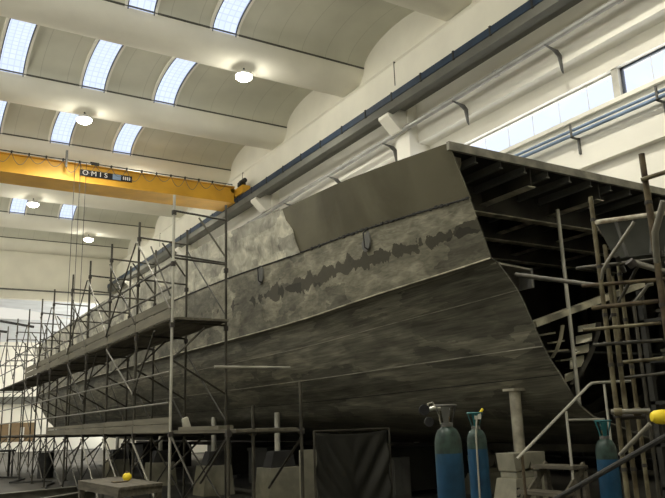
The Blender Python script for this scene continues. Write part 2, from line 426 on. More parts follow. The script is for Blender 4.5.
MB().tube([(XL+1, 38.0, 15.45), (16.0, 38.0, 15.45)], 0.02, 6).build('cable_rail', 'scaflight', cr)
for i in range(14): MB().tube([(-10+i*2, 38.0, 15.22), (-10+i*2, 38.0, 15.45)], 0.02, 6).build('rail_post', 'scaflight', cr)
SA, SB = on(80, 172, 1, 37.15), on(132, 179.5, 1, 37.15)
SZ = (SA.z+SB.z)/2
sg = MB().box(SA.x, 37.15, SZ-0.17, SB.x, 37.2, SZ+0.17).build('sign_plate', 'black', cr)
def text(s, loc, size, parent, m, depth=0.01, rot=(math.pi/2, 0, 0), xs=1.0):
    cu = bpy.data.curves.new('t', 'FONT'); cu.body = s; cu.size = size; cu.extrude = depth; cu.align_x = 'CENTER'; cu.align_y = 'CENTER'
    o = bpy.data.objects.new('t', cu); COL.objects.link(o); dg = bpy.context.evaluated_depsgraph_get()
    me = bpy.data.meshes.new_from_object(o.evaluated_get(dg)); bpy.data.objects.remove(o)
    me.transform(Matrix.Translation(loc) @ Matrix.Rotation(rot[2], 4, 'Z') @ Matrix.Rotation(rot[0], 4, 'X') @ Matrix.Diagonal((xs, 1, 1, 1)))
    ob = bpy.data.objects.new('letter', me); COL.objects.link(ob); me.materials.clear(); me.materials.append(M[m]); ob.parent = parent
    root = parent
    while root.parent: root = root.parent
    if root.get('_loc') is not None and parent is root: ob.matrix_parent_inverse = Matrix.Translation(-V(root['_loc']))
    return ob
SW = SB.x-SA.x
for ch, x in zip('OMIS', (0.10, 0.26, 0.385, 0.49)):
    text(ch, (SA.x+x*SW, 37.14, SZ), 0.37, cr, 'white', xs=1.05)
MB().box(SA.x+0.62*SW, 37.13, SZ-0.15, SA.x+0.78*SW, 37.15, SZ+0.15).build('logo_plate', 'bluepipe', cr)
for q in (0.82, 0.86, 0.90, 0.94):
    MB().box(SA.x+q*SW, 37.13, SZ-0.09, SA.x+(q+0.022)*SW, 37.15, SZ+0.09).build('small_letter', 'white', cr)
h = thing('crane_hoist', 'rope hoist trolley riding on the yellow crane bridge', 'hoist', (7.5, 37.8, 15.25))
tr = MB().box(6.4, 37.1, 15.24, 8.2, 38.7, 15.34).build('trolley_frame', 'white', h)
MB().tube([(6.6, 37.6, 15.46), (7.8, 37.6, 15.46)], 0.10, 16).build('rope_drum', 'scaflight', h, smooth=True)
MB().box(6.85, 36.75, 14.85, 6.95, 36.87, 15.75).build('control_mast', 'bracket', h)
MB().tube([(8.2, 37.3, 15.42), (8.65, 37.3, 15.42)], 0.09, 12).build('hoist_motor', 'dark', h, smooth=True)
for xr in (7.36, 7.64, 7.93):
    MB().tube([(xr, 36.95, 15.3), (xr, 36.95, 6.6)], 0.013, 6).build('hoist_rope', 'dark', h)
hb = MB().box(7.4, 36.85, 6.3, 7.9, 37.1, 6.65).build('hook_block', 'yellow', h, bevel=0.03)
pts = [(7.65, 36.97, 6.3), (7.65, 36.97, 6.2)]+[(7.65+0.1*math.sin(a), 36.97, 6.09+0.1*math.cos(a)) for a in [i*0.5 for i in range(0, 10)]]
MB().tube(pts, 0.025, 8).build('hook', 'dark', hb, smooth=True)

# ------------------------------------------------------------ high-bay lamps
LP = [(12.1, 26.35, 'bright round high-bay lamp on the nearest roof beam in view'),
      (7.1, 34.05, 'round high-bay lamp glowing beside a skylight, left of centre above the crane'),
      (7.28, 49.3, 'round high-bay lamp overlapping the skylight just under the yellow crane'),
      (12.7, 57.15, 'smallest high-bay lamp, on the farthest roof beam below the crane')]
OUT = [(12, 10.95), (7.1, 18.65), (12, 41.75), (-3, 10.95), (-3, 26.35), (-3, 41.75), (-3, 57.15), (2, 3.2)]
def lamp(x, y, label):
    t = thing('high_bay_lamp', label, 'lamp', (x, y, 16.8), 'high-bay lamps under the roof beams')
    MB().lathe((x, y, 16.42), [(0.37, 0.0), (0.36, 0.05), (0.17, 0.2), (0.07, 0.28)], 20).build('lamp_shade', 'white', t, smooth=True)
    MB().tube([(x, y, 16.65), (x, y, 16.82)], 0.04, 8).build('lamp_bracket', 'dark', t)
    MB().lathe((x, y, 16.24), [(0.08, -0.03), (0.22, 0.0), (0.34, 0.09), (0.36, 0.18)], 20).build('lamp_lens', 'lamp_glow', t, smooth=True)
LE = 70.0
for x, y, lb in LP: lamp(x, y, lb)
def plight(x, y, e=LE):
    l = bpy.data.lights.new('lamp_light', 'POINT'); l.energy = e; l.color = (1.0, 0.95, 0.83); l.shadow_soft_size = 0.25
    o = bpy.data.objects.new('lamp_light', l); COL.objects.link(o); o.location = (x, y, 15.9)
def slight(x, y, e=2000.0):
    l = bpy.data.lights.new('lamp_beam', 'SPOT'); l.energy = e; l.color = (1.0, 0.95, 0.83); l.shadow_soft_size = 0.22; l.spot_size = math.radians(150); l.spot_blend = 0.6
    o = bpy.data.objects.new('lamp_beam', l); COL.objects.link(o); o.location = (x, y, 16.1)
for x, y, lb in LP: plight(x, y); slight(x, y)
for x, y in OUT: plight(x, y); slight(x, y)

# ==================================================================== HULL
YS = [8, 10.06, 11.98, 14.4, 17.5, 21.2, 24.5, 28.4, 34, 39]
DX = [7.13, 6.65, 6.45, 6.17, 6.03, 5.95, 5.93, 5.98, 6.15, 6.35]
CXH = 11.6
# offsets (from the deck edge) and heights of the section points at two ends
KEY = [('deck', 0.0, 5.78, 0.0, 5.78), ('seam', 0.37, 4.93, 0.10, 4.78), ('chine', 0.72, 4.0, 0.17, 3.42), ('ledge', 0.84, 3.95, 0.24, 3.36),
       ('d', 1.22, 3.53, 0.36, 2.95), ('e', 1.66, 2.66, 0.62, 2.4), ('f', 1.98, 2.22, 0.95, 2.0), ('g', 2.63, 1.56, 1.7, 1.56), ('k', 4.47, 1.02, 5.4, 1.06)]
def blend(Y):
    t = max(0, min(1, (Y-8)/8.0)); return 1-(1-t)**2.2
def smoothdx(Y):
    # smooth interpolation of deck edge
    for i in range(len(YS)-1):
        if Y <= YS[i+1]: break
    def tan(j):
        if j == 0: return (DX[1]-DX[0])/(YS[1]-YS[0])
        if j == len(YS)-1: return (DX[-1]-DX[-2])/(YS[-1]-YS[-2])
        return (DX[j+1]-DX[j-1])/(YS[j+1]-YS[j-1])
    h = YS[i+1]-YS[i]; t = (Y-YS[i])/h
    return (2*t**3-3*t**2+1)*DX[i]+(t**3-2*t**2+t)*h*tan(i)+(-2*t**3+3*t**2)*DX[i+1]+(t**3-t**2)*h*tan(i+1)
def key(j, Y):
    b = blend(Y); n, o0, z0, o1, z1 = KEY[j]; d = smoothdx(Y)
    if j == len(KEY)-1: return CXH, lerp(z0, z1, b)
    return d+lerp(o0, o1, b), lerp(z0, z1, b)
def section(Y, j0, j1, sub=4, off=0.0):
    pts = []
    for j in range(j0, j1):
        a = key(j, Y); c = key(j+1, Y)
        p = key(j-1, Y) if j > 3 else a; q = key(j+2, Y) if j+2 < len(KEY) else c
        for s in range(sub):
            t = s/sub
            if j >= 3:   # Catmull-Rom on the lower hull
                P = [0.5*((2*a[i])+(-p[i]+c[i])*t+(2*p[i]-5*a[i]+4*c[i]-q[i])*t*t+(-p[i]+3*a[i]-3*c[i]+q[i])*t**3) for i in (0, 1)]
                if j == 3 or j == len(KEY)-2: P = [lerp(a[i], c[i], t) for i in (0, 1)]
            else: P = [lerp(a[i], c[i], t) for i in (0, 1)]
            pts.append((P[0]+off, P[1], j+t))
    e = key(j1, Y); pts.append((e[0]+off, e[1], j1)); return pts
def hull_z(X, Y):
    s = section(Y, 3, len(KEY)-1)
    for a, b in zip(s, s[1:]):
        if a[0] <= X <= b[0]: return lerp(a[1], b[1], (X-a[0])/(b[0]-a[0]+1e-9))
    return s[-1][1]
YST = [8+31*i/62 for i in range(63)]

def hullmat(kind):
    m = bpy.data.materials.new('hull_'+kind); m.use_nodes = True; nt = m.node_tree; b = nt.nodes['Principled BSDF']
    N = nt.nodes.new; Lk = nt.links.new
    uv = N('ShaderNodeUVMap'); uv.uv_map = 'uv'; sp = N('ShaderNodeSeparateXYZ'); Lk(uv.outputs[0], sp.inputs[0])
    def noise(sc, det=4, st=(1, 1, 1), dist=0.0):
        mp = N('ShaderNodeMapping'); mp.inputs['Scale'].default_value = st; Lk(uv.outputs[0], mp.inputs[0])
        n = N('ShaderNodeTexNoise'); n.inputs['Scale'].default_value = sc; n.inputs['Detail'].default_value = det; n.inputs['Distortion'].default_value = dist
        Lk(mp.outputs[0], n.inputs['Vector']); return n.outputs['Fac']
    def math_(op, a, c=None):
        k = N('ShaderNodeMath'); k.operation = op
        for i, q in enumerate((a, c)):
            if q is None: continue
            if isinstance(q, (int, float)): k.inputs[i].default_value = q
            else: Lk(q, k.inputs[i])
        return k.outputs[0]
    def ramp(f, stops):
        r = N('ShaderNodeValToRGB'); els = r.color_ramp.elements
        while len(els) < len(stops): els.new(0.5)
        for e, (p, c) in zip(els, stops): e.position = p; e.color = (*c, 1)
        Lk(f, r.inputs['Fac']); return r.outputs['Color']
    def mix(f, a, c):
        k = N('ShaderNodeMix'); k.data_type = 'RGBA'
        if isinstance(f, (int, float)): k.inputs[0].default_value = f
        else: Lk(f, k.inputs[0])
        for i, q in ((6, a), (7, c)):
            if isinstance(q, tuple): k.inputs[i].default_value = (*q, 1)
            else: Lk(q, k.inputs[i])
        return k.outputs[2]
    u, v = sp.outputs[0], sp.outputs[1]
    if kind == 'filler':      # sanded filler in pale patches, with trowel-like cells
        vr = N('ShaderNodeTexVoronoi'); vr.inputs['Scale'].default_value = 1.0; vr.feature = 'F1'
        mp = N('ShaderNodeMapping'); mp.inputs['Scale'].default_value = (1.5, 2.3, 1); Lk(uv.outputs[0], mp.inputs[0])
        ad = N('ShaderNodeVectorMath'); ad.operation = 'ADD'; nz = N('ShaderNodeTexNoise'); nz.inputs['Scale'].default_value = 2.2; Lk(uv.outputs[0], nz.inputs['Vector'])
        Lk(mp.outputs[0], ad.inputs[0]); Lk(nz.outputs['Color'], ad.inputs[1]); Lk(ad.outputs[0], vr.inputs['Vector'])
        base = ramp(noise(3.0, 8, (1.0, 1.2, 1), 1.0), [(0.3, (0.23, 0.222, 0.18)), (0.5, (0.34, 0.33, 0.27)), (0.72, (0.50, 0.485, 0.40))])
        fine = noise(9.0, 6, (1.6, 0.7, 1), 1.2)
        cell = ramp(math_('ADD', math_('MULTIPLY', vr.outputs['Distance'], 0.6), math_('MULTIPLY', fine, 0.5)), [(0.3, (0.55, 0.55, 0.55)), (0.62, (1.35, 1.35, 1.35))])
        k = N('ShaderNodeMix'); k.data_type = 'RGBA'; k.blend_type = 'MULTIPLY'; k.inputs[0].default_value = 0.75; Lk(base, k.inputs[6]); Lk(cell, k.inputs[7])
        colr = k.outputs[2]
    elif kind == 'primed':    # smooth olive plate
        colr = ramp(noise(0.7, 6, (1.4, 0.6, 1), 0.5), [(0.35, (0.085, 0.078, 0.05)), (0.6, (0.14, 0.13, 0.088))])
    elif kind == 'strip':     # ground steel with a dark ragged weld band
        base = ramp(noise(2.2, 8, (0.8, 1.6, 1), 0.8), [(0.3, (0.10, 0.095, 0.072)), (0.5, (0.155, 0.148, 0.112)), (0.7, (0.25, 0.24, 0.185))])
        st2 = noise(7.0, 6, (0.8, 2.5, 1), 1.2)
        k2 = N('ShaderNodeMix'); k2.data_type = 'RGBA'; k2.blend_type = 'MULTIPLY'; k2.inputs[0].default_value = 0.8
        Lk(base, k2.inputs[6]); Lk(ramp(st2, [(0.3, (0.7, 0.7, 0.7)), (0.68, (1.35, 1.35, 1.35))]), k2.inputs[7]); base = k2.outputs[2]
        n = noise(3.4, 6, (1, 0.6, 1), 0.9)
        d = math_('ABSOLUTE', math_('SUBTRACT', math_('ADD', v, math_('MULTIPLY', math_('SUBTRACT', noise(0.35, 2, (1, 0, 1)), 0.5), 0.25)), 1.47))
        e = math_('ADD', d, math_('MULTIPLY', math_('SUBTRACT', n, 0.5), 0.55))
        fd = math_('MULTIPLY', math_('MAXIMUM', math_('SUBTRACT', u, 12.0), 0.0), 0.035)
        mk = math_('MULTIPLY', math_('LESS_THAN', math_('ADD', math_('ADD', e, fd), math_('MULTIPLY', math_('LESS_THAN', u, 9.6), math_('MULTIPLY', noise(1.6, 2), 0.06))), 0.092), 0.95)
        colr = mix(mk, base, (0.05, 0.047, 0.035))
    else:                     # lower hull: dark, blotched and brushed
        base = ramp(noise(2.6, 9, (0.7, 1.8, 1), 0.4), [(0.3, (0.095, 0.092, 0.074)), (0.52, (0.145, 0.14, 0.112)), (0.72, (0.225, 0.218, 0.172))])
        st = noise(5.0, 5, (0.25, 3.0, 1), 1.5)
        k = N('ShaderNodeMix'); k.data_type = 'RGBA'; k.blend_type = 'MULTIPLY'; k.inputs[0].default_value = 0.8
        Lk(base, k.inputs[6]); Lk(ramp(st, [(0.3, (0.6, 0.6, 0.6)), (0.7, (1.4, 1.4, 1.4))]), k.inputs[7]); colr = k.outputs[2]
    if kind != 'primed':
        mp = N('ShaderNodeMapping'); mp.inputs['Scale'].default_value = (1.1, 2.4, 1) if kind != 'lower' else (0.9, 2.0, 1); Lk(uv.outputs[0], mp.inputs[0])
        nz = N('ShaderNodeTexNoise'); nz.inputs['Scale'].default_value = 5.0; nz.inputs['Detail'].default_value = 4; Lk(uv.outputs[0], nz.inputs['Vector'])
        sc = N('ShaderNodeVectorMath'); sc.operation = 'SCALE'; sc.inputs['Scale'].default_value = 0.45; Lk(nz.outputs['Color'], sc.inputs[0])
        ad = N('ShaderNodeVectorMath'); ad.operation = 'ADD'; Lk(mp.outputs[0], ad.inputs[0]); Lk(sc.outputs[0], ad.inputs[1])
        vc = N('ShaderNodeTexVoronoi'); vc.distance = 'CHEBYCHEV'; vc.inputs['Scale'].default_value = 1.0; Lk(ad.outputs[0], vc.inputs['Vector'])
        bw = N('ShaderNodeRGBToBW'); Lk(vc.outputs['Color'], bw.inputs[0])
        k3 = N('ShaderNodeMix'); k3.data_type = 'RGBA'; k3.blend_type = 'MULTIPLY'; k3.inputs[0].default_value = 1.0
        Lk(colr, k3.inputs[6]); Lk(ramp(bw.outputs[0], [(0.25, (0.74, 0.74, 0.74)), (0.75, (1.32, 1.31, 1.28))]), k3.inputs[7]); colr = k3.outputs[2]
    Lk(colr, b.inputs['Base Color']); b.inputs['Roughness'].default_value = 0.55 if kind != 'primed' else 0.42
    b.inputs['Metallic'].default_value = 0.15; b.inputs['Specular IOR Level'].default_value = 0.35
    bp = N('ShaderNodeBump'); bp.inputs['Strength'].default_value = 0.25; bp.inputs['Distance'].default_value = 0.02
    Lk(noise(6, 5), bp.inputs['Height']); Lk(bp.outputs[0], b.inputs['Normal'])
    return m
for k in ('filler', 'primed', 'strip', 'lower'): M['hull_'+k] = hullmat(k)

H = thing('yacht_hull', 'unfinished grey steel yacht hull standing on props, its near end cut open', 'ship hull', (CXH, 23, 1.0))
TH = 0.03
def plating(name, j0, j1, y0, y1, m, side=1, sub=4, off=0.0, ragged=0.0):
    ys = [y0]+[y for y in YST if y0+0.05 < y < y1-0.05]+[y1]
    outer = []; uvs = []; mb = MB()
    rows = []
    for i, y in enumerate(ys):
        row = []
        for (x, z, vv) in section(y, j0, j1, sub, off):
            yy = y
            if i == 0 and ragged: yy = y+ragged*math.sin(vv*9)+ragged*0.6*math.sin(vv*23+1)+0.35*(vv-j0)*(-1)
            X = x if side == 1 else 2*CXH-x
            row.append((X, yy, z)); uvs.append((yy, vv))
        rows.append(row)
    mb.grid(rows)
    n = len(mb.v)
    # inner skin for thickness
    w = len(rows[0])
    inn = [(X+TH*(1 if side == 1 else -1), y, z+(TH*0.5 if z < 3 else 0)) for (X, y, z) in mb.v]
    fo = list(mb.f); mb.v += inn; uvs += list(uvs)
    mb.f += [tuple(n+i for i in reversed(f)) for f in fo]
    R = len(rows)
    for i in range(R-1):
        for k in (0, w-1):
            q = i*w+k; mb.f.append((q, q+w, n+q+w, n+q))
    for k in range(w-1):
        for i in (0, R-1):
            q = i*w+k; mb.f.append((q, q+1, n+q+1, n+q))
    if side == 1: mb.f = [tuple(reversed(f)) for f in mb.f]
    return mb.build(name, m, H, smooth=True, uv=uvs)
plating('topside_plate', 0, 1, 12.2, 39, 'hull_filler', ragged=0.05)
plating('topside_plate', 0, 1, 8, 12.35, 'hull_primed', off=0.012)
plating('strake_plate', 1, 2, 8.0, 39, 'hull_strip', off=-0.012)
plating('bottom_plate', 2, 8, 8.0, 39, 'hull_lower', off=0.0)
plating('topside_plate', 0, 2, 8.0, 39, 'inner', side=-1)
plating('bottom_plate', 2, 8, 8.0, 39, 'inner', side=-1)
# weld beads / seams along the hull
def seam(j, r, m, name, y0=8.0, y1=39, dx=-0.015):
    pts = []
    for y in YST:
        if y < y0-0.01 or y > y1+0.01: continue
        x, z = key(j, y); pts.append((x+dx, y, z))
    return MB().tube(pts, r, 6).build(name, m, H, smooth=True)
seam(1, 0.016, 'dark', 'weld_seam')
seam(2, 0.013, 'flange', 'knuckle_edge', dx=-0.02)
seam(4, 0.008, 'deckedge', 'weld_seam', dx=-0.0)
seam(5, 0.010, 'deckedge', 'weld_seam', dx=-0.0)
seam(6, 0.009, 'dark', 'weld_seam', dx=-0.0)
# tack welds lumps along the first seam near the cut
for i in range(34):
    y = 8.03+3.7*(i/34)**1.1; x, z = key(1, y)
    s = random.uniform(0.02, 0.05)
    MB().box(x-0.03, y-s, z-0.03*random.uniform(0.4, 1), x+0.01, y+s*0.8, z+0.035*random.uniform(0.3, 1)).build('tack_weld', 'dark', H, bevel=0.008)
# lifting lugs on the strake
for (u, v_) in ((369, 241), (262, 275)):
    best = None
    for i in range(600):
        y = 8+i*0.02
        x = lerp(key(1, y)[0], key(2, y)[0], 0.4); r = ray(u, v_)
        e = abs(r.x/r.y-x/y)
        if best is None or e < best[0]: best = (e, y)
    y = best[1]; r = ray(u, v_); P = CAM+r*(y/r.y)
    a = key(1, y); b_ = key(2, y); tt = (a[1]-P.z)/(a[1]-b_[1]); x = lerp(a[0], b_[0], tt)-0.02
    lug = MB().prism([(y+0.13*math.cos(q)*1.0, P.z+0.2*math.sin(q)) for q in [k*math.pi/8 for k in range(16)]], 0, x-0.01, x+0.02).build('lug_doubler', 'bracket', H)
    MB().tube([(x-0.01, y-0.02, P.z+0.17), (x-0.07, y-0.03, P.z+0.12), (x-0.07, y-0.06, P.z-0.14), (x-0.01, y-0.08, P.z-0.18)], 0.014, 6).build('lug_bar', 'dark', H)
# stern closure
tr = section(39, 0, 8)
pts = [(x, 39, z) for x, z, _ in tr]+[(2*CXH-x, 39, z) for x, z, _ in reversed(tr[:-1])]
MB().prism([(x, z) for x, _, z in pts], 1, 38.9, 39.0).build('transom_plate', 'hull_strip', H)
# deck plate
pts = [(smoothdx(y)+0.05, y) for y in YST]+[(2*CXH-smoothdx(y)-0.05, y) for y in reversed(YST)]
MB().prism(pts, 2, 5.70, 5.765).build('deck_plate', 'inner', H)
MB().box(7.13, 7.96, 5.66, 16.1, 8.02, 5.80).build('deck_edge_bar', 'deckedge', H)
# keel bar
MB().box(CXH-0.08, 8.05, 0.9, CXH+0.08, 38.8, 1.04).build('keel_bar', 'inner', H)
# inside: deck stringers, deck girders, deck beams
xs = 7.75
while xs < 15.8:
    f = MB(); f.box(xs-0.008, 8.05, 5.58, xs+0.008, 15, 5.72); f.box(xs-0.04, 8.05, 5.565, xs+0.04, 15, 5.585)
    f.build('deck_stringer', 'bracket', H); xs += 0.55
for gx in (on(530, 170, 1, 8.1).x, on(599, 189, 1, 8.1).x, 12.6, 14.3):
    g_ = MB().box(gx-0.01, 8.1, 5.38, gx+0.01, 15, 5.7).build('deck_girder', 'inner', H)
    MB().box(gx-0.09, 8.1, 5.36, gx+0.09, 15, 5.38).build('girder_flange', 'flange', g_)
for by in (9.3, 10.7, 12.1, 13.5):
    x0 = smoothdx(by)+0.25
    g_ = MB().box(x0, by-0.01, 5.22, 2*CXH-x0, by+0.01, 5.7).build('deck_beam', 'inner', H)
    MB().box(x0, by-0.09, 5.20, 2*CXH-x0, by+0.09, 5.22).build('beam_flange', 'flange', g_)
# side frames with flanges
for by in (9.3, 10.7, 12.1, 13.5):
    for sd in (1, -1):
        s_ = section(by, 0, 8, 2)
        prof = [(x+0.02, z) for x, z, _ in s_]; inn = []
        for i, (x, z) in enumerate(prof):
            a = prof[max(0, i-1)]; c = prof[min(len(prof)-1, i+1)]; d = V((c[0]-a[0], c[1]-a[1])); d.normalize()
            inn.append((x-d.y*0.28, z+d.x*0.28))
        P = prof+list(reversed(inn))
        if sd == -1: P = [(2*CXH-x, z) for x, z in P]
        MB().prism(P, 1, by-0.012, by+0.012).build('side_frame', 'inner', H)
# frame bracket at the cut, top corner
MB().prism([(7.2, 5.7), (7.62, 5.7), (7.62, 5.6), (7.5, 5.25), (7.42, 5.0)], 1, 8.25, 8.27).build('corner_bracket', 'inner_light', H)
# chine shelf plate visible at the cut
MB().hexa([(7.95, 8.02, 3.93), (8.75, 8.02, 3.88), (8.75, 9.6, 3.86), (7.6, 9.6, 3.75), (7.95, 8.02, 3.96), (8.75, 8.02, 3.91), (8.75, 9.6, 3.89), (7.6, 9.6, 3.78)]).build('chine_shelf', 'deckedge', H)
MB().prism([(8.0, 3.88), (8.75, 3.88), (8.72, 3.62), (8.45, 3.52), (8.3, 3.5)], 1, 8.3, 8.33).build('chine_bracket', 'inner', H)
MB().box(8.72, 8.02, 3.6, 8.76, 9.6, 3.92).build('shelf_flange', 'bracket', H)
# bulkheads closing the inside
s_ = section(15, 0, 8, 2); P = [(x+0.03, z) for x, z, _ in s_]+[(2*CXH-x-0.03, z) for x, z, _ in reversed(s_[:-1])]
MB().prism(P, 1, 15.0, 15.03).build('bulkhead', 'primer', H)
for x in [8.2+0.62*i for i in range(12)]:
    MB().box(x-0.01, 14.85, 1.9, x+0.01, 15.0, 5.6).build('bulkhead_stiffener', 'bracket', H)
# lower deck and sloping stringer
a0 = on(531, 325, 1, 8.7); a1 = on(618, 296, 1, 8.7)
f = MB(); f.beam(a0, a1+V((0.7, 0, 0.26)), 0.25, 0.10); f.build('floor_beam', 'inner_light', H)
MB().box(9.0, 9.2, 2.72, 14.5, 15, 2.76).build('tank_top_plate', 'primer', H)
# curved web frame of the far bilge with plates between longitudinals
arc_px = [(597, 322), (596, 333), (592, 346), (587, 358), (580, 371), (571, 384)]
arc = [on(x, y, 1, 8.9) for x, y in arc_px]
rows = [[p, p+V((0.12, 0, 0))] for p in arc]
f = MB(); f.grid(rows); n = len(f.v)
f.v += [(x, y+0.03, z) for x, y, z in f.v]; f.f += [tuple(n+i for i in reversed(q)) for q in list(f.f)]
f.build('web_frame', 'inner', H)
for i, (ya, yb, xa, xb) in enumerate(((326, 332, 579, 596), (336, 344, 577, 592), (347, 355, 574, 589), (358, 369, 571, 584), (374, 382, 566, 575))):
    p = [on(xa, yb, 1, 9.15), on(xb, yb-3, 1, 9.05), on(xb, ya-3, 1, 9.25), on(xa, ya, 1, 9.35)]
    f = MB(); f.hexa([q for q in p]+[q+V((0, 0.03, 0.0)) for q in p]); f.build('bilge_plate', 'bilge', H)
arc = [on(x, y, 1, 8.85) for x, y in ((562, 325), (560, 338), (556, 350), (551, 358))]
f = MB(); f.grid([[p, p+V((0.07, 0, 0))] for p in arc]); n = len(f.v)
f.v += [(x, y+0.03, z) for x, y, z in f.v]; f.f += [tuple(n+i for i in reversed(q)) for q in list(f.f)]; f.build('web_frame', 'inner_light', H)
for (xa, xb, yy) in ((541, 553, 335), (544, 566, 352), (550, 562, 343), (558, 572, 361)):
    MB().beam(on(xa, yy, 1, 9.0), on(xb, yy-2, 1, 9.0), 0.12, 0.03).build('longitudinal', 'inner_light', H)
# stanchion inside the opening
p = on(557, 205, 1, 8.6)
MB().tube([(p.x, 8.6, hull_z(p.x, 8.6)+0.05), (p.x, 8.6, 5.25)], 0.035, 12).build('stanchion', 'tubepale', H, smooth=True)

# ------------------------------------------------------- props and pedestals
def hit(px_, py_):
    r = ray(px_, py_)
    for i in range(3000):
        y = 8.05+i*0.01; p = CAM+r*(y/r.y)
        if key(3, y)[0] < p.x and p.z >= hull_z(p.x, y): return p
    return p
def prop_stand(X, Y, ptop, label, w=0.98, marks=False, pr=0.075, capw=0.95, mname='concrete_light'):
    t = thing('prop_pedestal', label, 'pedestal', (X, Y, 0), 'pedestals holding up the hull')
    hw = w/2; tw = hw*0.88
    MB().hexa([(X-hw*1.25, Y-hw*0.75, 0), (X+hw*1.35, Y-hw*0.75, 0), (X+hw*1.35, Y+hw*0.75, 0), (X-hw*1.25, Y+hw*0.75, 0),
               (X-tw, Y-tw*0.6, ptop-0.38), (X+tw, Y-tw*0.6, ptop-0.38), (X+tw, Y+tw*0.6, ptop-0.38), (X-tw, Y+tw*0.6, ptop-0.38)]).build('pedestal_block', mname, t, bevel=0.01)
    MB().box(X-tw*0.85, Y-tw*0.5, ptop-0.38, X+tw*0.85, Y+tw*0.5, ptop-0.28).build('pedestal_neck', mname, t, bevel=0.01)
    MB().prism([(X-tw, ptop), (X-tw*0.9, ptop-0.28), (X-tw*0.1, ptop-0.24), (X+tw*0.05, ptop-0.14), (X+tw*0.2, ptop-0.28), (X+tw*0.98, ptop-0.28), (X+tw, ptop)], 1, Y-tw*0.55, Y+tw*0.55).build('pedestal_cap', mname, t, bevel=0.01)
    ht = hull_z(X, Y)-0.02
    pp = MB().tube([(X-0.0, Y, ptop), (X, Y, ht-0.03)], pr, 20).build('prop_pipe', 'post', t, smooth=True)
    MB().box(X-pr*1.5, Y-pr*1.4, ht-0.05, X+pr*1.7, Y+pr*1.4, ht-0.01).build('head_plate', 'post', t)
    return t
hp = hit(514, 386); PT = on(522, 452, 1, hp.y).z
t = prop_stand(hp.x, hp.y, PT, 'large cream pedestal with thick round prop, behind the handrail foot', w=0.8, pr=0.092)
# painted marks on its face
def facepoint(x, y):
    return on(x, y, 1, hp.y-0.36)
p = facepoint(519, 493)
text('5', (p.x, hp.y-0.352, p.z), 0.2, t, 'black', 0.004)
p2 = facepoint(529, 492)
text('S', (p2.x, hp.y-0.352, p2.z), 0.17, t, 'black', 0.004)
def block_stand(px_, py_, ytop, label, w=0.8, pr=0.06):
    p = hit(px_, py_); X, Y = p.x, p.y; zt_ = on(px_, ytop, 1, Y).z
    t = thing('prop_pedestal', label, 'pedestal', (X, Y, 0), 'pedestals holding up the hull')
    a, b = w*0.46, w*0.42
    MB().hexa([(X-a*1.1, Y-a, 0), (X+a*1.1, Y-a, 0), (X+a*1.1, Y+a, 0), (X-a*1.1, Y+a, 0), (X-b, Y-b, zt_), (X+b, Y-b, zt_), (X+b, Y+b, zt_), (X-b, Y+b, zt_)]).build('pedestal_block', 'concrete_light', t, bevel=0.01)
    MB().hexa([(X-b*.8, Y-b*.6, zt_), (X+b, Y-b*.6, zt_), (X+b, Y+b*.6, zt_), (X-b*.8, Y+b*.6, zt_), (X-b*.5, Y-b*.5, zt_+.33), (X+b*.8, Y-b*.5, zt_+.33), (X+b*.8, Y+b*.5, zt_+.33), (X-b*.5, Y+b*.5, zt_+.33)]).build('jack_head', 'dark', t, bevel=0.01)
    MB().tube([(X, Y, zt_+0.33), (X, Y, p.z-0.03)], pr, 16).build('prop_pipe', 'tubepale', t, smooth=True)
block_stand(277, 411, 467, 'pale pedestal with slim prop, just left of the black tarpaulin')
block_stand(214, 416, 465, 'second pedestal back on the near side, partly behind scaffold poles')
block_stand(161, 424, 462, 'dim pedestal with prop behind the workbench')
block_stand(118, 428, 459, 'farthest pedestal near the stern end of the hull')
for Y, lb in ((12.5, 'pedestal under the keel behind the gas cylinders'), (19, 'pedestal under the keel, seen dimly behind the black tarpaulin'), (27, 'remote pedestal under the keel line, lost in shadow')):
    prop_stand(11.6, Y, 0.8, lb, w=0.9, pr=0.09)

# ---------------------------------------------------------------- scaffold
S = thing('scaffolding', 'long steel tube scaffolding with two board levels along the hull', 'scaffolding', (5, 20, 0))
FY = [(12.78, 12.98), (15.0, 15.2), (17.25, 17.45), (19.4, 19.66), (21.5, 21.75), (24.2, 24.4), (26.3, 26.7), (28.9, 29.0), (31.7, 31.75), (34.4, 34.3), (37.0, 37.0)]
XN, XH = 4.4, 5.55
RT = 0.026
def coupler(x, y, z, par):
    MB().box(x-0.045, y-0.045, z-0.05, x+0.045, y+0.045, z+0.05).build('coupler', 'coupler', par, bevel=0.01)
def std(x, y, z1, z0=0.0, m='scaf', cz=()):
    mb = MB().tube([(x, y, z0), (x, y, z1)], RT, 10)
    mb.box(x-0.07, y-0.07, 0.0, x+0.07, y+0.07, 0.015) if z0 == 0 else None
    o = mb.build('standard', m, S, smooth=True)
    if cz:
        for z in cz: MB().box(x-0.036, y-0.036, z-0.045, x+0.036, y+0.036, z+0.045).build('coupler', 'coupler', o)
    return o
def stube(a, b, name, m='scaf', r=0.02): return MB().tube([a, b], r, 8).build(name, m, S, smooth=True)
def zt(i): return 5.95+0.03*i
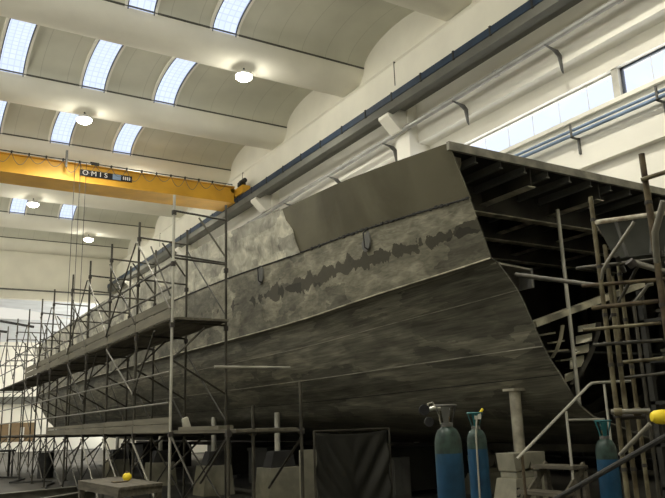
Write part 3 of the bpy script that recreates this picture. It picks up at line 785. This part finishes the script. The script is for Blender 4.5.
for i, (yn, yh) in enumerate(FY):
    std(XN, yn, zt(i), 0, 'tubepale' if i == 0 else 'scaf', (1.5, 3.45, 4.6, 5.6))
    std(XH, yh, zt(i)-0.0 if i < 6 else 5.8, 0, 'scaf', (1.5, 3.45, 4.6))
    for z in (1.48, 3.51, 4.72, 5.64):
        stube((XN, yn, z), (XH, yh, z), 'transom', r=0.022)
    # knee braces of the frames
    stube((XN+0.03, yn, 2.85), (lerp(XN, XH, 0.55), yn, 3.42), 'knee_brace')
    stube((XH-0.03, yh, 4.9), (lerp(XN, XH, 0.5), yh, 5.62), 'knee_brace', 'scaflight' if i == 0 else 'scaf')
    if i < 8: stube((XN+0.03, yn, 2.8), (XH, yh, 2.2), 'knee_brace')
    stube((XN+0.03, yn, 0.9), (lerp(XN, XH, 0.55), yn, 1.45), 'knee_brace')
for i in range(len(FY)-1):
    ya, yb = FY[i][0], FY[i+1][0]; ha, hb_ = FY[i][1], FY[i+1][1]
    stube((XN-0.04, ya, 3.75), (XN-0.04, yb, 5.5), 'cross_brace', 'scaflight' if i % 2 == 0 else 'scaf', 0.017)
    if i % 2: stube((XN-0.07, ya, 5.5), (XN-0.07, yb, 3.75), 'cross_brace', 'scaf', 0.017)
    if i % 2 == 0: stube((XH, ha, 3.7), (XH, hb_, 5.5), 'cross_brace', 'scaf', 0.017)
    stube((XH, ha, 1.7), (XH, hb_, 3.2), 'cross_brace', 'scaf', 0.017)
    if i in (1, 3, 6): stube((XN-0.04, ya, 2.3), (XN-0.04, yb, 3.45), 'cross_brace', 'scaflight' if i == 1 else 'scaf', 0.017)
    if i in (0, 2, 5): stube((XN-0.04, yb, 2.3), (XN-0.04, ya+0.9, 3.45), 'cross_brace', 'scaf', 0.017)
    stube((XH, ha, 0.15), (XH, hb_, 1.4), 'cross_brace', 'scaf', 0.017)
    stube((XH, hb_, 0.15), (XH, ha, 1.4), 'cross_brace', 'scaf', 0.017)
    if i < 3: stube((XN-0.05, yb, 1.42), (XN-0.05, ya+0.1, 0.05), 'raking_brace', 'scaflight', 0.02)
    else:
        stube((XN-0.05, yb, 1.42), (XN-0.05, ya, 0.2), 'cross_brace', 'scaf', 0.017)
        stube((XN-0.02, ya, 1.42), (XN-0.02, yb, 0.2), 'cross_brace', 'scaf', 0.017)
# extra knuckle braces at the raised level, seen against the hall
stube((XN-0.05, 12.78, 4.0), (XN-0.05, 14.0, 5.2), 'cross_brace', 'scaf', 0.017)
# guard rails (ledgers)
for z in (2.05, 2.6):
    stube((XN-0.03, 12.78, z), (XN-0.03, 37, z-0.02), 'guard_rail', 'scaflight')
for z in (4.15, 4.6):
    stube((XN-0.03, 12.78, z), (XN-0.03, 37, z), 'guard_rail')
stube((XH, 12.98, 4.75), (XH-1.15, 12.78, 4.78), 'guard_rail')
# near low bay
for x, y, zt_ in ((XN, 10.2, 3.52), (4.78, 10.15, 1.9), (XH, 10.05, 2.24)):
    std(x, y, min(zt_, 2.24) if x > 4.5 else 1.62, 0, 'scaf', (1.5,))
stube((XN, 10.2, 1.5), (XH, 10.05, 1.5), 'transom')
stube((XN, 10.2, 1.45), (XN, 11.3, 0.75), 'knee_brace'); stube((XH, 10.05, 1.4), (XH, 11.2, 0.6), 'knee_brace')
stube((XN, 12.7, 1.45), (XN, 11.6, 0.7), 'knee_brace')
# boards, planks, toe boards
def boards(z, y0, y1, x0=XN+0.05, x1=XH-0.05, n=4, sag=0.0):
    w = (x1-x0)/n
    ys = [y0]+[f[0] for f in FY if y0+0.5 < f[0] < y1-0.5]+[y1]
    for a, b in zip(ys, ys[1:]):
        for i in range(n): MB().box(x0+i*w+0.01, a+0.01, z, x0+(i+1)*w-0.01, b-0.01, z+0.045).build('platform_board', 'board', S)
boards(3.55, 12.7, 28.8, n=3); boards(3.55, 28.8, 37, n=2)
boards(1.51, 10.05, 37, n=3)
ys = [f[0] for f in FY]
for a, b in zip(ys[:8], ys[1:8]):
    MB().box(XN-0.03, a+0.02, 3.58, XN, b-0.02, 3.76).build('toe_board', 'toeboard', S)
    MB().box(XN-0.03, a+0.02, 3.79, XN, b-0.02, 3.95).build('toe_board', 'toeboard', S) if a < 27 else None
for a, b in zip(ys[:6], ys[1:6]):
    MB().box(XN-0.03, a+0.02, 1.53, XN, b-0.02, 1.68).build('toe_board', 'toeboard', S)
    MB().box(XN-0.025, a+0.02, 1.69, XN+0.005, b-0.02, 1.86-0.004*b).build('toe_board', 'toeboard', S)
MB().box(XN+0.05, 10.7, 1.56, XN+0.3, 12.5, 1.62).build('loose_plank', 'toeboard', S)
# tie tube from scaffold to the hull
t_a = on(213, 364, 0, 5.25); t_b = on(291, 366.5, 1, 12.7)
stube((XH-0.25, 12.95, t_b.z), (key(5, 12.95)[0]-0.1, 12.95, t_b.z), 'tie_tube', 'tubepale', 0.026)
# small items on the low platform
tag(MB().hexa([(4.5, 12.3, 1.56), (4.64, 12.3, 1.56), (4.64, 12.42, 1.56), (4.5, 12.42, 1.56), (4.46, 12.32, 1.76), (4.56, 12.32, 1.80), (4.56, 12.4, 1.80), (4.46, 12.4, 1.76)]).build('folded_sheet', 'hose', None, bevel=0.02), 'crumpled pale sheet on the low scaffold boards beside the brightest pole', 'sheet')

# ---------------------------------------------------- far scaffold behind hull end is part of the same run
# ---------------------------------------------------------------- workbench
B = thing('workbench', 'low wooden workbench in front of the scaffolding', 'workbench', (3.4, 12, 0))
TZ = 0.80
c1, c2, c3 = on(78, 480.5, 2, TZ), on(120, 487.5, 2, TZ), on(163, 482.5, 2, TZ)
c4 = on(118, 476.5, 2, TZ)
q = [c1, c2, c3, c4]
MB().hexa([V((p.x, p.y, TZ-0.04)) for p in q]+[V((p.x, p.y, TZ)) for p in q]).build('bench_top', 'wood', B, bevel=0.005)
cen = sum(q, V())/4
inn = [cen+(p-cen)*0.96 for p in q]
for a, b in ((0, 1), (1, 2), (2, 3), (3, 0)):
    MB().beam(V((inn[a].x, inn[a].y, TZ-0.09)), V((inn[b].x, inn[b].y, TZ-0.09)), 0.04, 0.10).build('apron', 'wood', B)
for p in inn:
    pp = cen+(p-cen)*0.93
    MB().box(pp.x-0.045, pp.y-0.045, 0, pp.x+0.045, pp.y+0.045, TZ-0.05).build('leg', 'wood', B)
p = on(127, 481, 2, TZ)
def caged_lamp(pos, s, label):
    t = thing('work_lamp', label, 'lamp', pos)
    x, y, z = pos
    MB().lathe((x, y, z), [(0.02*s, 0), (0.075*s, 0.02*s), (0.1*s, 0.09*s), (0.085*s, 0.16*s), (0.04*s, 0.2*s), (0.01*s, 0.21*s)], 20).build('lamp_body', 'lampyellow', t, smooth=True)
    MB().lathe((x, y, z), [(0.105*s, 0.075*s), (0.108*s, 0.09*s), (0.105*s, 0.1*s)], 20).build('lamp_band', 'dark', t)
    return t
t = thing('yellow_float', 'small round yellow float lying on the workbench', 'float', (p.x, p.y, TZ))
MB().lathe((p.x, p.y, TZ), [(0.02, 0.0), (0.055, 0.015), (0.075, 0.06), (0.065, 0.10), (0.035, 0.125)], 24).build('float_body', 'lampyellow', t, smooth=True)
MB().lathe((p.x, p.y, TZ), [(0.035, 0.12), (0.03, 0.135), (0.022, 0.155)], 16).build('float_cap', 'rust', t, smooth=True)
p = on(121, 482.2, 2, TZ)
tag(MB().box(p.x-0.14, p.y-0.08, TZ, p.x+0.1, p.y+0.08, TZ+0.02).build('folded_glove', 'rust', bevel=0.01), 'dull brown folded glove beside the yellow float on the workbench', 'glove')
# beams lying on the floor, lower left
for (a, b, lb) in (((-10, 495), (88, 485.5), 'long steel beam lying on the floor in front, nearest the bottom left'), ((40, 499), (95, 490), 'shorter steel beam lying on the floor in front of the workbench')):
    A_, B_ = on(*a, 2, 0.2), on(*b, 2, 0.2)
    m = MB(); m.beam(A_, B_, 0.2, 0.02); m.beam(A_-V((0, 0, .09)), B_-V((0, 0, .09)), 0.015, 0.16); m.beam(A_-V((0, 0, .18)), B_-V((0, 0, .18)), 0.2, 0.02)
    tag(m.build('steel_beam', 'scaflight'), lb, 'beam')
for (a, b, lb) in (((2, 478), (60, 486), 'dark cable lying across the floor at the left'),):
    A_, B_ = on(*a, 2, 0.03), on(*b, 2, 0.03)
    pts = [A_.lerp(B_, t/10)+V((0.5*math.sin(t*1.1), 0.6*math.cos(t*0.9), 0)) for t in range(11)]
    tag(MB().tube(pts, 0.03, 8).build('floor_cable', 'dark', smooth=True), lb, 'cable')
# floor clutter left: trestle, barrel, crates
p = on(45, 478, 2, 0)
t = thing('steel_drum', 'small dark drum standing between scaffold poles at the left', 'drum', (p.x, p.y, 0))
MB().lathe((p.x, p.y, 0), [(0.28, 0), (0.28, 0.3), (0.295, 0.31), (0.28, 0.33), (0.28, 0.6), (0.295, 0.61), (0.28, 0.63), (0.28, 0.88), (0.26, 0.9)], 24).build('drum_body', 'dark', t, smooth=True)
MB().lathe((p.x+0.1, p.y, 0.9), [(0.04, 0), (0.04, 0.03)], 12).build('drum_cap', 'bracket', t)
p = on(-3, 478, 2, 0)
t = thing('trestle_table', 'dark metal trestle table cut by the left edge', 'table', (p.x, p.y, 0))
MB().box(p.x-0.9, p.y-0.5, 0.95, p.x+0.55, p.y+0.5, 1.02).build('table_top', 'dark', t)
for dx in (-0.8, 0.45):
    for dy in (-0.4, 0.4): MB().box(p.x+dx-0.03, p.y+dy-0.03, 0, p.x+dx+0.03, p.y+dy+0.03, 0.95).build('leg', 'dark', t)

# ------------------------------------------------------------ gas cylinders
def gas_cylinder(X, Y, zs, r, label, guard='bracket', top=0.2):
    t = thing('gas_cylinder', label, 'gas cylinder', (X, Y, 0), 'blue gas cylinders')
    sh = 0.17*r/0.115
    MB().lathe((X, Y, 0), [(r*0.9, 0), (r, 0.03), (r, zs-sh-0.06), (r*1.0, zs-sh-0.05)], 32).build('cylinder_body', 'cylblue', t, smooth=True)
    MB().lathe((X, Y, 0), [(r, zs-sh-0.05), (r*0.985, zs-sh*0.75), (r*0.9, zs-sh*0.45), (r*0.7, zs-sh*0.17), (r*0.45, zs-0.01), (r*0.40, zs)], 32).build('cylinder_shoulder', 'cylgreen', t, smooth=True)
    MB().lathe((X, Y, zs-0.005), [(r*0.45, 0), (r*0.45, 0.03), (r*0.3, 0.035)], 20).build('neck_ring', 'bracket', t, smooth=True)
    v = MB().lathe((X, Y, zs+0.03), [(0.022, 0), (0.03, 0.04), (0.022, 0.06), (0.024, 0.1)], 14).build('valve', 'brass', t, smooth=True)
    MB().lathe((X, Y, zs+0.13), [(0.03, 0), (0.036, 0.01), (0.03, 0.03)], 12).build('valve_wheel', 'steelbright', v, smooth=True)
    # open guard: flared collar with two windows
    g = MB(); H_ = top; n = 28
    for a0, a1 in ((0.35, 1.25), (2.0, 2.9), (3.5, 4.4), (5.15, 6.05)):
        k = 6; rows = []
        for i in range(k+1):
            a = lerp(a0, a1, i/k); rows.append([(X+rr*math.cos(a), Y+rr*math.sin(a), zs+zz) for rr, zz in ((r*0.42, 0.02), (r*0.5, H_*0.4), (r*0.72, H_*0.85), (r*0.75, H_))])
        g.grid(rows); b2 = [[(X+(V(p)-V((X, Y, p[2]))).x*0.94, Y+(V(p)-V((X, Y, p[2]))).y*0.94, p[2]) for p in rw] for rw in rows]; g.grid(b2)
    ring = [(X+r*0.74*math.cos(2*math.pi*i/n), Y+r*0.74*math.sin(2*math.pi*i/n), zs+H_) for i in range(n+1)]
    g.tube(ring, 0.010, 8)
    g.build('valve_guard', guard, t, smooth=True)
    return t
P = dep(447, 428, 6.1)
t = gas_cylinder(P.x, P.y, 1.54, 0.115, 'nearest and tallest blue gas cylinder, with a black gauge on its valve', 'bracket', 0.17)
zc = 1.68
l_ = rt.copy(); l_.z = 0; l_.normalize()
c = V((P.x, P.y, zc))
reg = MB().tube([c, c-l_*0.10+V((0, 0, 0.015)), c-l_*0.15], 0.02, 10).build('regulator', 'steelbright', t, smooth=True)
pf = V((-fw.x, -fw.y, 0)).normalized()
for k, (dx, dz, rr) in enumerate(((-0.185, 0.0, 0.045), (-0.15, -0.10, 0.04))):
    q = c+l_*dx+V((0, 0, dz)); MB().tube([q-pf*0.02, q+pf*0.03], rr, 18).build('gauge', 'black', reg, smooth=True)
q = c-l_*0.15
MB().tube([q, q+V((0, 0, 0.05)), q+l_*0.04+V((0, 0, .06)), q+l_*.09+V((0, 0, -.02)), q+l_*0.10+V((0, 0, -0.12))], 0.008, 8).build('gauge_hose', 'hose', reg, smooth=True)
P = dep(476, 430, 7.6)
t = gas_cylinder(P.x, P.y, 1.49, 0.105, 'middle blue gas cylinder with yellow-tipped valve and pale hose', 'teal', 0.16)
q = V((P.x, P.y, 1.62))-fw*0.05; q.z = 1.62
MB().beam(q-l_*0.02, q+l_*0.05, 0.05, 0.07).build('regulator', 'steelbright', t)
MB().tube([q+l_*0.04+V((0, 0, 0.02)), q+l_*0.08+V((0, 0, 0.07))], 0.014, 10).build('yellow_knob', 'lampyellow', t, smooth=True)
pf2 = pf
MB().tube([q+pf*0.06, q+pf*0.09-l_*0.03+V((0, 0, -0.2)), q+pf*0.09-l_*0.04+V((0, 0, -0.8)), q+pf*0.2+V((0, 0, -1.5))], 0.009, 8).build('hose', 'hose', t, smooth=True)
P = dep(605, 441, 8.0)
t = gas_cylinder(P.x, P.y, 1.33, 0.115, 'right-hand blue gas cylinder standing beside the stair handrail', 'teal', 0.19)

# --------------------------------------------------------------------- tarp
T = thing('tarpaulin_screen', 'black tarpaulin hung on a tube frame under the hull', 'screen', (7.1, 11, 0))
a, b = on(314, 432, 1, 11), on(389, 430, 1, 11)
ztop = 1.47
rows = []
for i in range(41):
    t_ = i/40; row = []
    for k in range(31):
        s = k/30; x = lerp(a.x+0.03, b.x-0.03, t_)
        sag = 0.10*math.sin(math.pi*t_)*(1-s)
        y = 11.0+0.035*s*math.sin(t_*9+s*3)+0.045*math.sin((s+1.7*abs(t_-0.5))*15)*math.sin(math.pi*min(1, s+0.05))*(0.4+abs(t_-0.5))
        z = lerp(ztop-0.02-0.05*math.sin(math.pi*t_), 0.04, s)
        row.append((x, y, z))
    rows.append(row)
o = MB().grid(rows).build('tarp_sheet', 'tarp', T, smooth=True)
sm = o.modifiers.new('solid', 'SOLIDIFY'); sm.thickness = 0.004
for x in (a.x, b.x):
    MB().tube([(x, 11, 0), (x, 11, ztop+0.01)], 0.02, 8).build('frame_post', 'scaf', T, smooth=True)
    MB().box(x-0.04, 10.7, 0, x+0.04, 11.3, 0.03).build('frame_foot', 'scaf', T)
MB().tube([(a.x, 11, ztop), (b.x, 11, ztop)], 0.018, 8).build('frame_rail', 'scaf', T, smooth=True)
# pale board standing left of the tarp
x0 = on(300, 447, 1, 12.2); x1 = on(314, 447, 1, 12.2)
tag(MB().box(x0.x, 12.15, 0, x1.x+0.02, 12.25, 1.13).build('upright_board', 'concrete_light'), 'narrow pale board standing upright against the left of the tarpaulin', 'board')

# --------------------------------------------------- stairs with handrail
YH = 7.35
St = thing('access_stair', 'small timber access stair with pale tube handrail beside the cylinders', 'stairs', (7.5, YH, 0))
def PX(x, y, d=0): return on(x, y, 1, YH+d)
MB().tube([PX(517, 459), PX(588, 386), PX(592, 383.2), PX(598, 382.5), PX(632, 381)], 0.021, 12).build('handrail', 'tubepale', St, smooth=True)
MB().tube([PX(568, 420), PX(604, 419.3)], 0.018, 10).build('mid_rail', 'tubepale', St, smooth=True)
p = PX(566, 411); MB().tube([(p.x, YH, p.z), (p.x, YH, 0.55)], 0.02, 10).build('rail_post', 'tubepale', St, smooth=True)
p = PX(522, 455); MB().tube([(p.x, YH, p.z), (p.x, YH, 0)], 0.022, 10).build('rail_post', 'rust', St, smooth=True)
p = PX(604, 384); MB().tube([(p.x, YH, p.z), (p.x, YH, 0.5)], 0.02, 10).build('rail_post', 'tubepale', St, smooth=True)
p = PX(566, 486)
bx = p.x+0.12
for k, (xx, zz) in enumerate(((bx-0.18, 0.50), (bx+0.16, 0.84), (bx-0.5, 0.18))):
    MB().box(xx-0.16, YH-0.05, zz, xx+0.16, YH+0.75, zz+0.05).build('tread', 'wood', St, bevel=0.004)
for dy in (0.0, 0.7):
    MB().beam((bx-0.62, YH+dy, 0.05), (bx+0.3, YH+dy, 0.9), 0.04, 0.09).build('stringer', 'wood', St)
    for xx in (bx+0.08, bx+0.28):
        MB().box(xx-0.04, YH+dy-0.03, 0, xx+0.04, YH+dy+0.03, 0.8).build('stair_leg', 'wood', St)

# ----------------------------------------------------- right scaffold tower
RS = thing('scaffold_tower', 'stained tube scaffold tower in front of the open end of the hull', 'scaffolding', (6.2, 4.6, 0))
def vp(x, y, d, z1=None, z0=0.0, r=0.024, m='olive', name='standard', cz=True):
    p = dep(x, y, d); zz = p.z if z1 is None else z1
    o = MB().tube([(p.x, p.y, z0), (p.x, p.y, zz)], r, 12).build(name, m, RS, smooth=True)
    if cz:
        z = z0+0.55
        while z < zz-0.1:
            MB().tube([(p.x, p.y, z), (p.x, p.y, z+0.035)], r*1.25, 10).build('coupler', 'coupler', o); z += 0.5
    return p
P1 = vp(590.5, 197, 7.6)
P2 = vp(605, 245, 7.5, m='olive')
P2b = vp(612.5, 276, 7.7, z0=2.35, r=0.016, m='olive', cz=False)
P3 = vp(618, 262, 7.9, m='olive', r=0.022)
P4 = vp(641.5, 154, 7.1, r=0.03, m='rust')
P5 = vp(649, 190, 7.3, r=0.016, m='olive', cz=False)
P6 = vp(668, 150, 7.2, r=0.026, m='rust')
def rt_(a, b, da, db, r=0.02, m='olive', name='rung'):
    return MB().tube([dep(*a, da), dep(*b, db)], r, 10).build(name, m, RS, smooth=True)
rt_((592, 308), (659, 301), 7.3, 6.9, 0.024, 'rust'); rt_((583, 330), (661, 323), 7.3, 6.9, 0.018, 'olive'); rt_((594, 345), (663, 340), 7.3, 6.9, 0.018, 'scaf')
rt_((618, 363), (664, 358), 7.3, 6.9, 0.018, 'olive'); rt_((624, 378), (666, 373), 7.2, 6.9, 0.016, 'scaf')
rt_((516, 274.5), (600, 286), 8.9, 7.8, 0.026, 'scaf', 'ledger')
rt_((582, 286), (668, 279), 7.5, 7.0, 0.02, 'rust', 'ledger')
# small clamps on the cross tubes
rt_((632, 262), (670, 273), 7.0, 6.8, 0.03, 'scaflight', 'ledger')
rt_((629, 261), (634, 266), 6.9, 6.9, 0.045, 'coupler', 'coupler')
rt_((641, 180), (672, 170), 7.0, 6.9, 0.022, 'olive', 'ledger')
rt_((611, 412), (650, 411), 7.0, 6.9, 0.026, 'scaflight', 'ledger')
for xx in (618, 637): rt_((xx-4, 412), (xx+4, 411.7), 6.97, 6.95, 0.04, 'olive', 'coupler')
rt_((613, 417), (645, 416), 7.1, 7.0, 0.03, 'coupler', 'ledger')
rt_((648, 246), (610, 320), 7.6, 7.9, 0.018, 'scaf', 'brace')
MB().tube([dep(653, 284, 7.2), dep(648, 285, 7.2), dep(643, 292, 7.25), dep(634, 303, 7.3)], 0.018, 10).build('bent_tube', 'scaflight', RS, smooth=True)
MB().tube([dep(634, 222, 6.9), dep(628, 231, 6.9), dep(607, 262, 7.0), dep(603, 270, 7.0), dep(602, 279, 7.05)], 0.017, 10).build('bent_tube', 'scaflight', RS, smooth=True)
rt_((620, 455), (650, 424), 6.6, 6.4, 0.02, 'scaflight', 'brace')
# vertical pieces behind
vp(627, 330, 8.4, r=0.02, m='scaf', cz=False)
vp(633, 300, 8.6, r=0.02, m='scaf', cz=False)
# leaning pole and leaning bar
tag(MB().tube([dep(664, 201, 6.4), dep(655, 232, 6.5), dep(657, 262, 6.6)], 0.03, 10).build('bent_pole', 'scaflight', smooth=True), 'pale bent pole end at the right edge beside the tallest post', 'pole')
A_ = dep(556, 499, 5.6); A_2 = dep(670, 434, 5.2); A_ = A_+(A_-A_2)*(A_.z/(A_2.z-A_.z))
tag(MB().tube([A_, A_2], 0.02, 8).build('leaning_bar', 'dark', smooth=True), 'thin dark bar slanting in front of the right-hand gas cylinder', 'bar')
# tub on the tower
def tub():
    t = thing('mixing_tub', 'grey metal tub with white rusty rim sitting up on the scaffold tower', 'tub', tuple(dep(630, 258, 7.4)))
    a, b = dep(597, 222.5, 7.5), dep(672, 211.5, 7.2)
    d = (b-a); d.z = 0; L_ = d.length; d.normalize(); n = V((-d.y, d.x, 0))
    if n.dot(fw) < 0: n = -n
    zt_ = (a.z+b.z)/2; zb = dep(612, 259, 7.5).z
    top = [V((a.x, a.y, zt_)), V((a.x, a.y, zt_))+d*L_, V((a.x, a.y, zt_))+d*L_+n*0.6, V((a.x, a.y, zt_))+n*0.6]
    bot = [top[0]+d*0.13+n*0.08, top[1]-d*0.13+n*0.08, top[2]-d*0.13-n*0.08, top[3]+d*0.13-n*0.08]
    bot = [V((p.x, p.y, zb)) for p in bot]
    m = MB()
    for i in range(4):
        j = (i+1) % 4; m.poly([bot[i], bot[j], top[j], top[i]])
    m.poly(bot)
    o = m.build('tub_body', mat('tub_grey', (0.065, 0.068, 0.058), 0.6, var=0.3, scale=3), t)
    s = o.modifiers.new('solid', 'SOLIDIFY'); s.thickness = 0.012
    rm = MB(); rm.tube(top+[top[0]], 0.026, 10)
    rm.build('tub_rim', mat('rim_white_rust', (0.62, 0.6, 0.5), 0.6, var=0.3, scale=14, col2=(0.33, 0.27, 0.2)), t, smooth=True)
    for s_ in (0.25, 0.75):
        c = (top[0].lerp(top[1], s_)); c2 = bot[0].lerp(bot[1], s_)
        MB().beam(c, c2, 0.03, 0.02).build('tub_rib', 'bracket', t)
    # ledgers of the tower that carry the tub
    for s_ in (0.06, 0.94):
        q0 = bot[0].lerp(bot[1], s_)-n*0.25; q1 = bot[3].lerp(bot[2], s_)+n*0.25
        MB().tube([V((q0.x, q0.y, zb-0.03)), V((q1.x, q1.y, zb-0.03))], 0.022, 8).build('ledger', 'scaf', RS)
    MB().tube([V((bot[0].x, bot[0].y, zb-0.07))-d*0.4, V((bot[1].x, bot[1].y, zb-0.07))+d*0.3], 0.022, 8).build('ledger', 'scaf', RS)
tub()
# yellow portable lamp on the low ledger
p = dep(660, 417, 6.6)
Yl = thing('work_lamp', 'yellow rounded work lamp on the low tube at the right edge', 'lamp', tuple(p))
ax = (dep(674, 416.5, 6.6)-dep(649, 417, 6.6)).normalized()
pts = [p+ax*(-0.085), p+ax*(-0.078), p+ax*(-0.045), p+ax*0.02, p+ax*0.09, p+ax*0.12, p+ax*0.16]
MB().tube(pts, [0.015, 0.04, 0.06, 0.068, 0.06, 0.045, 0.035], 20).build('lamp_body', 'lampyellow', Yl, smooth=True)
MB().tube([p+ax*0.155, p+ax*0.23], 0.03, 14).build('lamp_collar', 'dark', Yl, smooth=True)

# dark stacked racks and junk at the lower right, behind the tower
rk = thing('material_rack', 'dark metal rack stacked with plates behind the scaffold tower', 'rack', (10.2, 6.3, 0))
for x in (9.7, 11.9):
    for y in (6.0, 6.8): MB().box(x-0.04, y-0.04, 0, x+0.04, y+0.04, 3.4).build('rack_post', 'primer', rk)
for z in (0.5, 1.1, 1.7, 2.3, 2.9):
    sh = MB().box(9.66, 5.96, z, 11.94, 6.84, z+0.05).build('rack_shelf', 'primer', rk)
    MB().box(9.66, 5.93, z, 11.94, 5.96, z+0.06).build('shelf_lip', 'scaf', sh)
n_ = 0
pos = ('lowest shelf', 'second shelf', 'third shelf', 'fourth shelf', 'top shelf')
for si, z in enumerate((0.55, 1.15, 1.75, 2.35, 2.95)):
    for k in range(2):
        x = 9.85+k*1.05; hh = random.uniform(0.12, 0.3)
        m = MB(); 
        for q in range(3): m.box(x+random.uniform(0, .08), 6.03+random.uniform(0, .05), z+q*hh/3, x+0.85+random.uniform(-.1, 0), 6.7, z+(q+0.8)*hh/3)
        tag(m.build('plate_stack', 'scaf'), 'stack of dark plates on the %s of the rack, %s side' % (pos[si], ('left', 'right')[k]), 'plates')

# far-side stuff seen under the hull against the right wall
sh = thing('storage_rack', 'tall dark storage rack against the wall, seen under the hull', 'rack', (17, 14, 0))
for i in range(6):
    y = 10.2+i*1.5
    for x in (16.6, 17.3): MB().box(x-0.05, y-0.05, 0, x+0.05, y+0.05, 2.4).build('upright', 'dark', sh)
    if i < 5: MB().beam((16.6, y, 0.4), (16.6, y+1.5, 1.4), 0.04, 0.04).build('rack_brace', 'dark', sh)
for z in (0.35, 1.0, 1.7):
    MB().box(16.55, 10.1, z, 17.35, 17.8, z+0.07).build('rack_shelf', 'dark', sh)
lbs = ('nearest', 'second nearest', 'middle', 'second farthest', 'farthest')
for i in range(5):
    y = 10.4+i*1.5
    tag(MB().box(16.7, y, 1.07, 17.2, y+random.uniform(0.6, 1.1), 1.07+random.uniform(0.3, 0.5)).build('storage_box', 'greypanel', bevel=0.02), 'grey storage box on the wall rack under the hull, %s of five' % lbs[i], 'box', 'boxes on the wall rack')
# objects beyond the hull in the gap between the pedestals
for (xa, ya, xb, yb, Y, m, nm, lb, cat) in (
    (222, 460, 228, 469, 30, 'redcloth', 'gas_bottle', 'orange-red box seen far off under the hull between scaffold poles', 'box'),
    (392, 458, 412, 498, 13.0, 'bracket', 'tool_cabinet', 'dull grey cabinet right of the black tarpaulin', 'cabinet'),
    (413, 451, 431, 498, 14.0, 'scaf', 'tool_cabinet', 'taller greenish cabinet behind the nearest gas cylinder', 'cabinet')):
    a, b = on(xa, ya, 1, Y), on(xb, yb, 1, Y)
    if nm == 'tool_cabinet':
        t = thing(nm, lb, cat, (a.x, Y, 0))
        MB().box(a.x, Y, 0, b.x, Y+0.5, a.z).build('cabinet_body', m, t, bevel=0.01)
        MB().box(a.x+0.03, Y-0.02, 0.08, (a.x+b.x)/2-0.01, Y, a.z-0.05).build('cabinet_door', m, t, bevel=0.005)
        MB().box((a.x+b.x)/2+0.01, Y-0.02, 0.08, b.x-0.03, Y, a.z-0.05).build('cabinet_door', m, t, bevel=0.005)
    else:
        t = thing('fire_hose_box', lb, cat, (a.x, Y, 0)); 
        MB().box(a.x, Y, b.z, b.x, Y+0.3, a.z).build('box_body', m, t, bevel=0.02)
        MB().box(a.x+0.05, Y-0.02, b.z+0.05, b.x-0.05, Y, a.z-0.05).build('box_door', m, t)
        MB().box((a.x+b.x)/2-0.05, Y+0.1, 0, (a.x+b.x)/2+0.05, Y+0.2, b.z).build('box_stand', 'dark', t)

for k, (x, y, w_, h_) in enumerate(((10.2, 13.2, 1.5, 1.0), (9.6, 17.6, 1.8, 1.0), (10.4, 22.0, 1.6, 1.05), (9.9, 29.0, 2.0, 1.0), (10.6, 33.0, 2.2, 1.0), (13.4, 15.0, 1.6, 1.1), (13.6, 20.5, 2.0, 1.1))):  # stand-in crates added to darken the space under the hull
    t = thing('shade_crate', 'dark equipment crate standing in the shadow under the hull', 'crate', (x, y, 0), 'dark crates under the hull')
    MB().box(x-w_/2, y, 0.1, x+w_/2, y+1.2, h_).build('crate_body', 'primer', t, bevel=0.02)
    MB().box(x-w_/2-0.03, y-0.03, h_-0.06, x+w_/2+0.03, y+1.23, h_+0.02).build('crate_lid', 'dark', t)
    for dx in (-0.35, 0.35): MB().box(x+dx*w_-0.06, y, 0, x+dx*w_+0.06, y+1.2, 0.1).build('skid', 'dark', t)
strip_tmp()

# ------------------------------------------------------------------- world
w = bpy.data.worlds.new('world'); SC.world = w; w.use_nodes = True
nt = w.node_tree; bg = nt.nodes['Background']; bg.inputs[1].default_value = 1.0
tc = nt.nodes.new('ShaderNodeTexCoord'); sx = nt.nodes.new('ShaderNodeSeparateXYZ'); nt.links.new(tc.outputs['Generated'], sx.inputs[0])
rp = nt.nodes.new('ShaderNodeValToRGB'); nt.links.new(sx.outputs[2], rp.inputs['Fac'])
e = rp.color_ramp.elements; e[0].position = 0.0; e[0].color = (1.0, 0.96, 0.86, 1); e[1].position = 0.06; e[1].color = (0.83, 0.88, 1.0, 1)
nt.links.new(rp.outputs['Color'], bg.inputs[0])
mr = nt.nodes.new('ShaderNodeMapRange'); nt.links.new(sx.outputs[2], mr.inputs['Value'])      # unseen yard glow added below the horizon to brighten the roof, sky above
mr.inputs['From Min'].default_value = -0.02; mr.inputs['From Max'].default_value = 0.04; mr.inputs['To Min'].default_value = 4.2; mr.inputs['To Max'].default_value = 1.05
nt.links.new(mr.outputs['Result'], bg.inputs[1])
SC.view_settings.view_transform = 'Standard'; SC.view_settings.look = 'None'; SC.view_settings.gamma = 1.0
SC.view_settings.use_curve_mapping = False; SC.view_settings.exposure = 0.45
SC.cycles.use_denoising = True
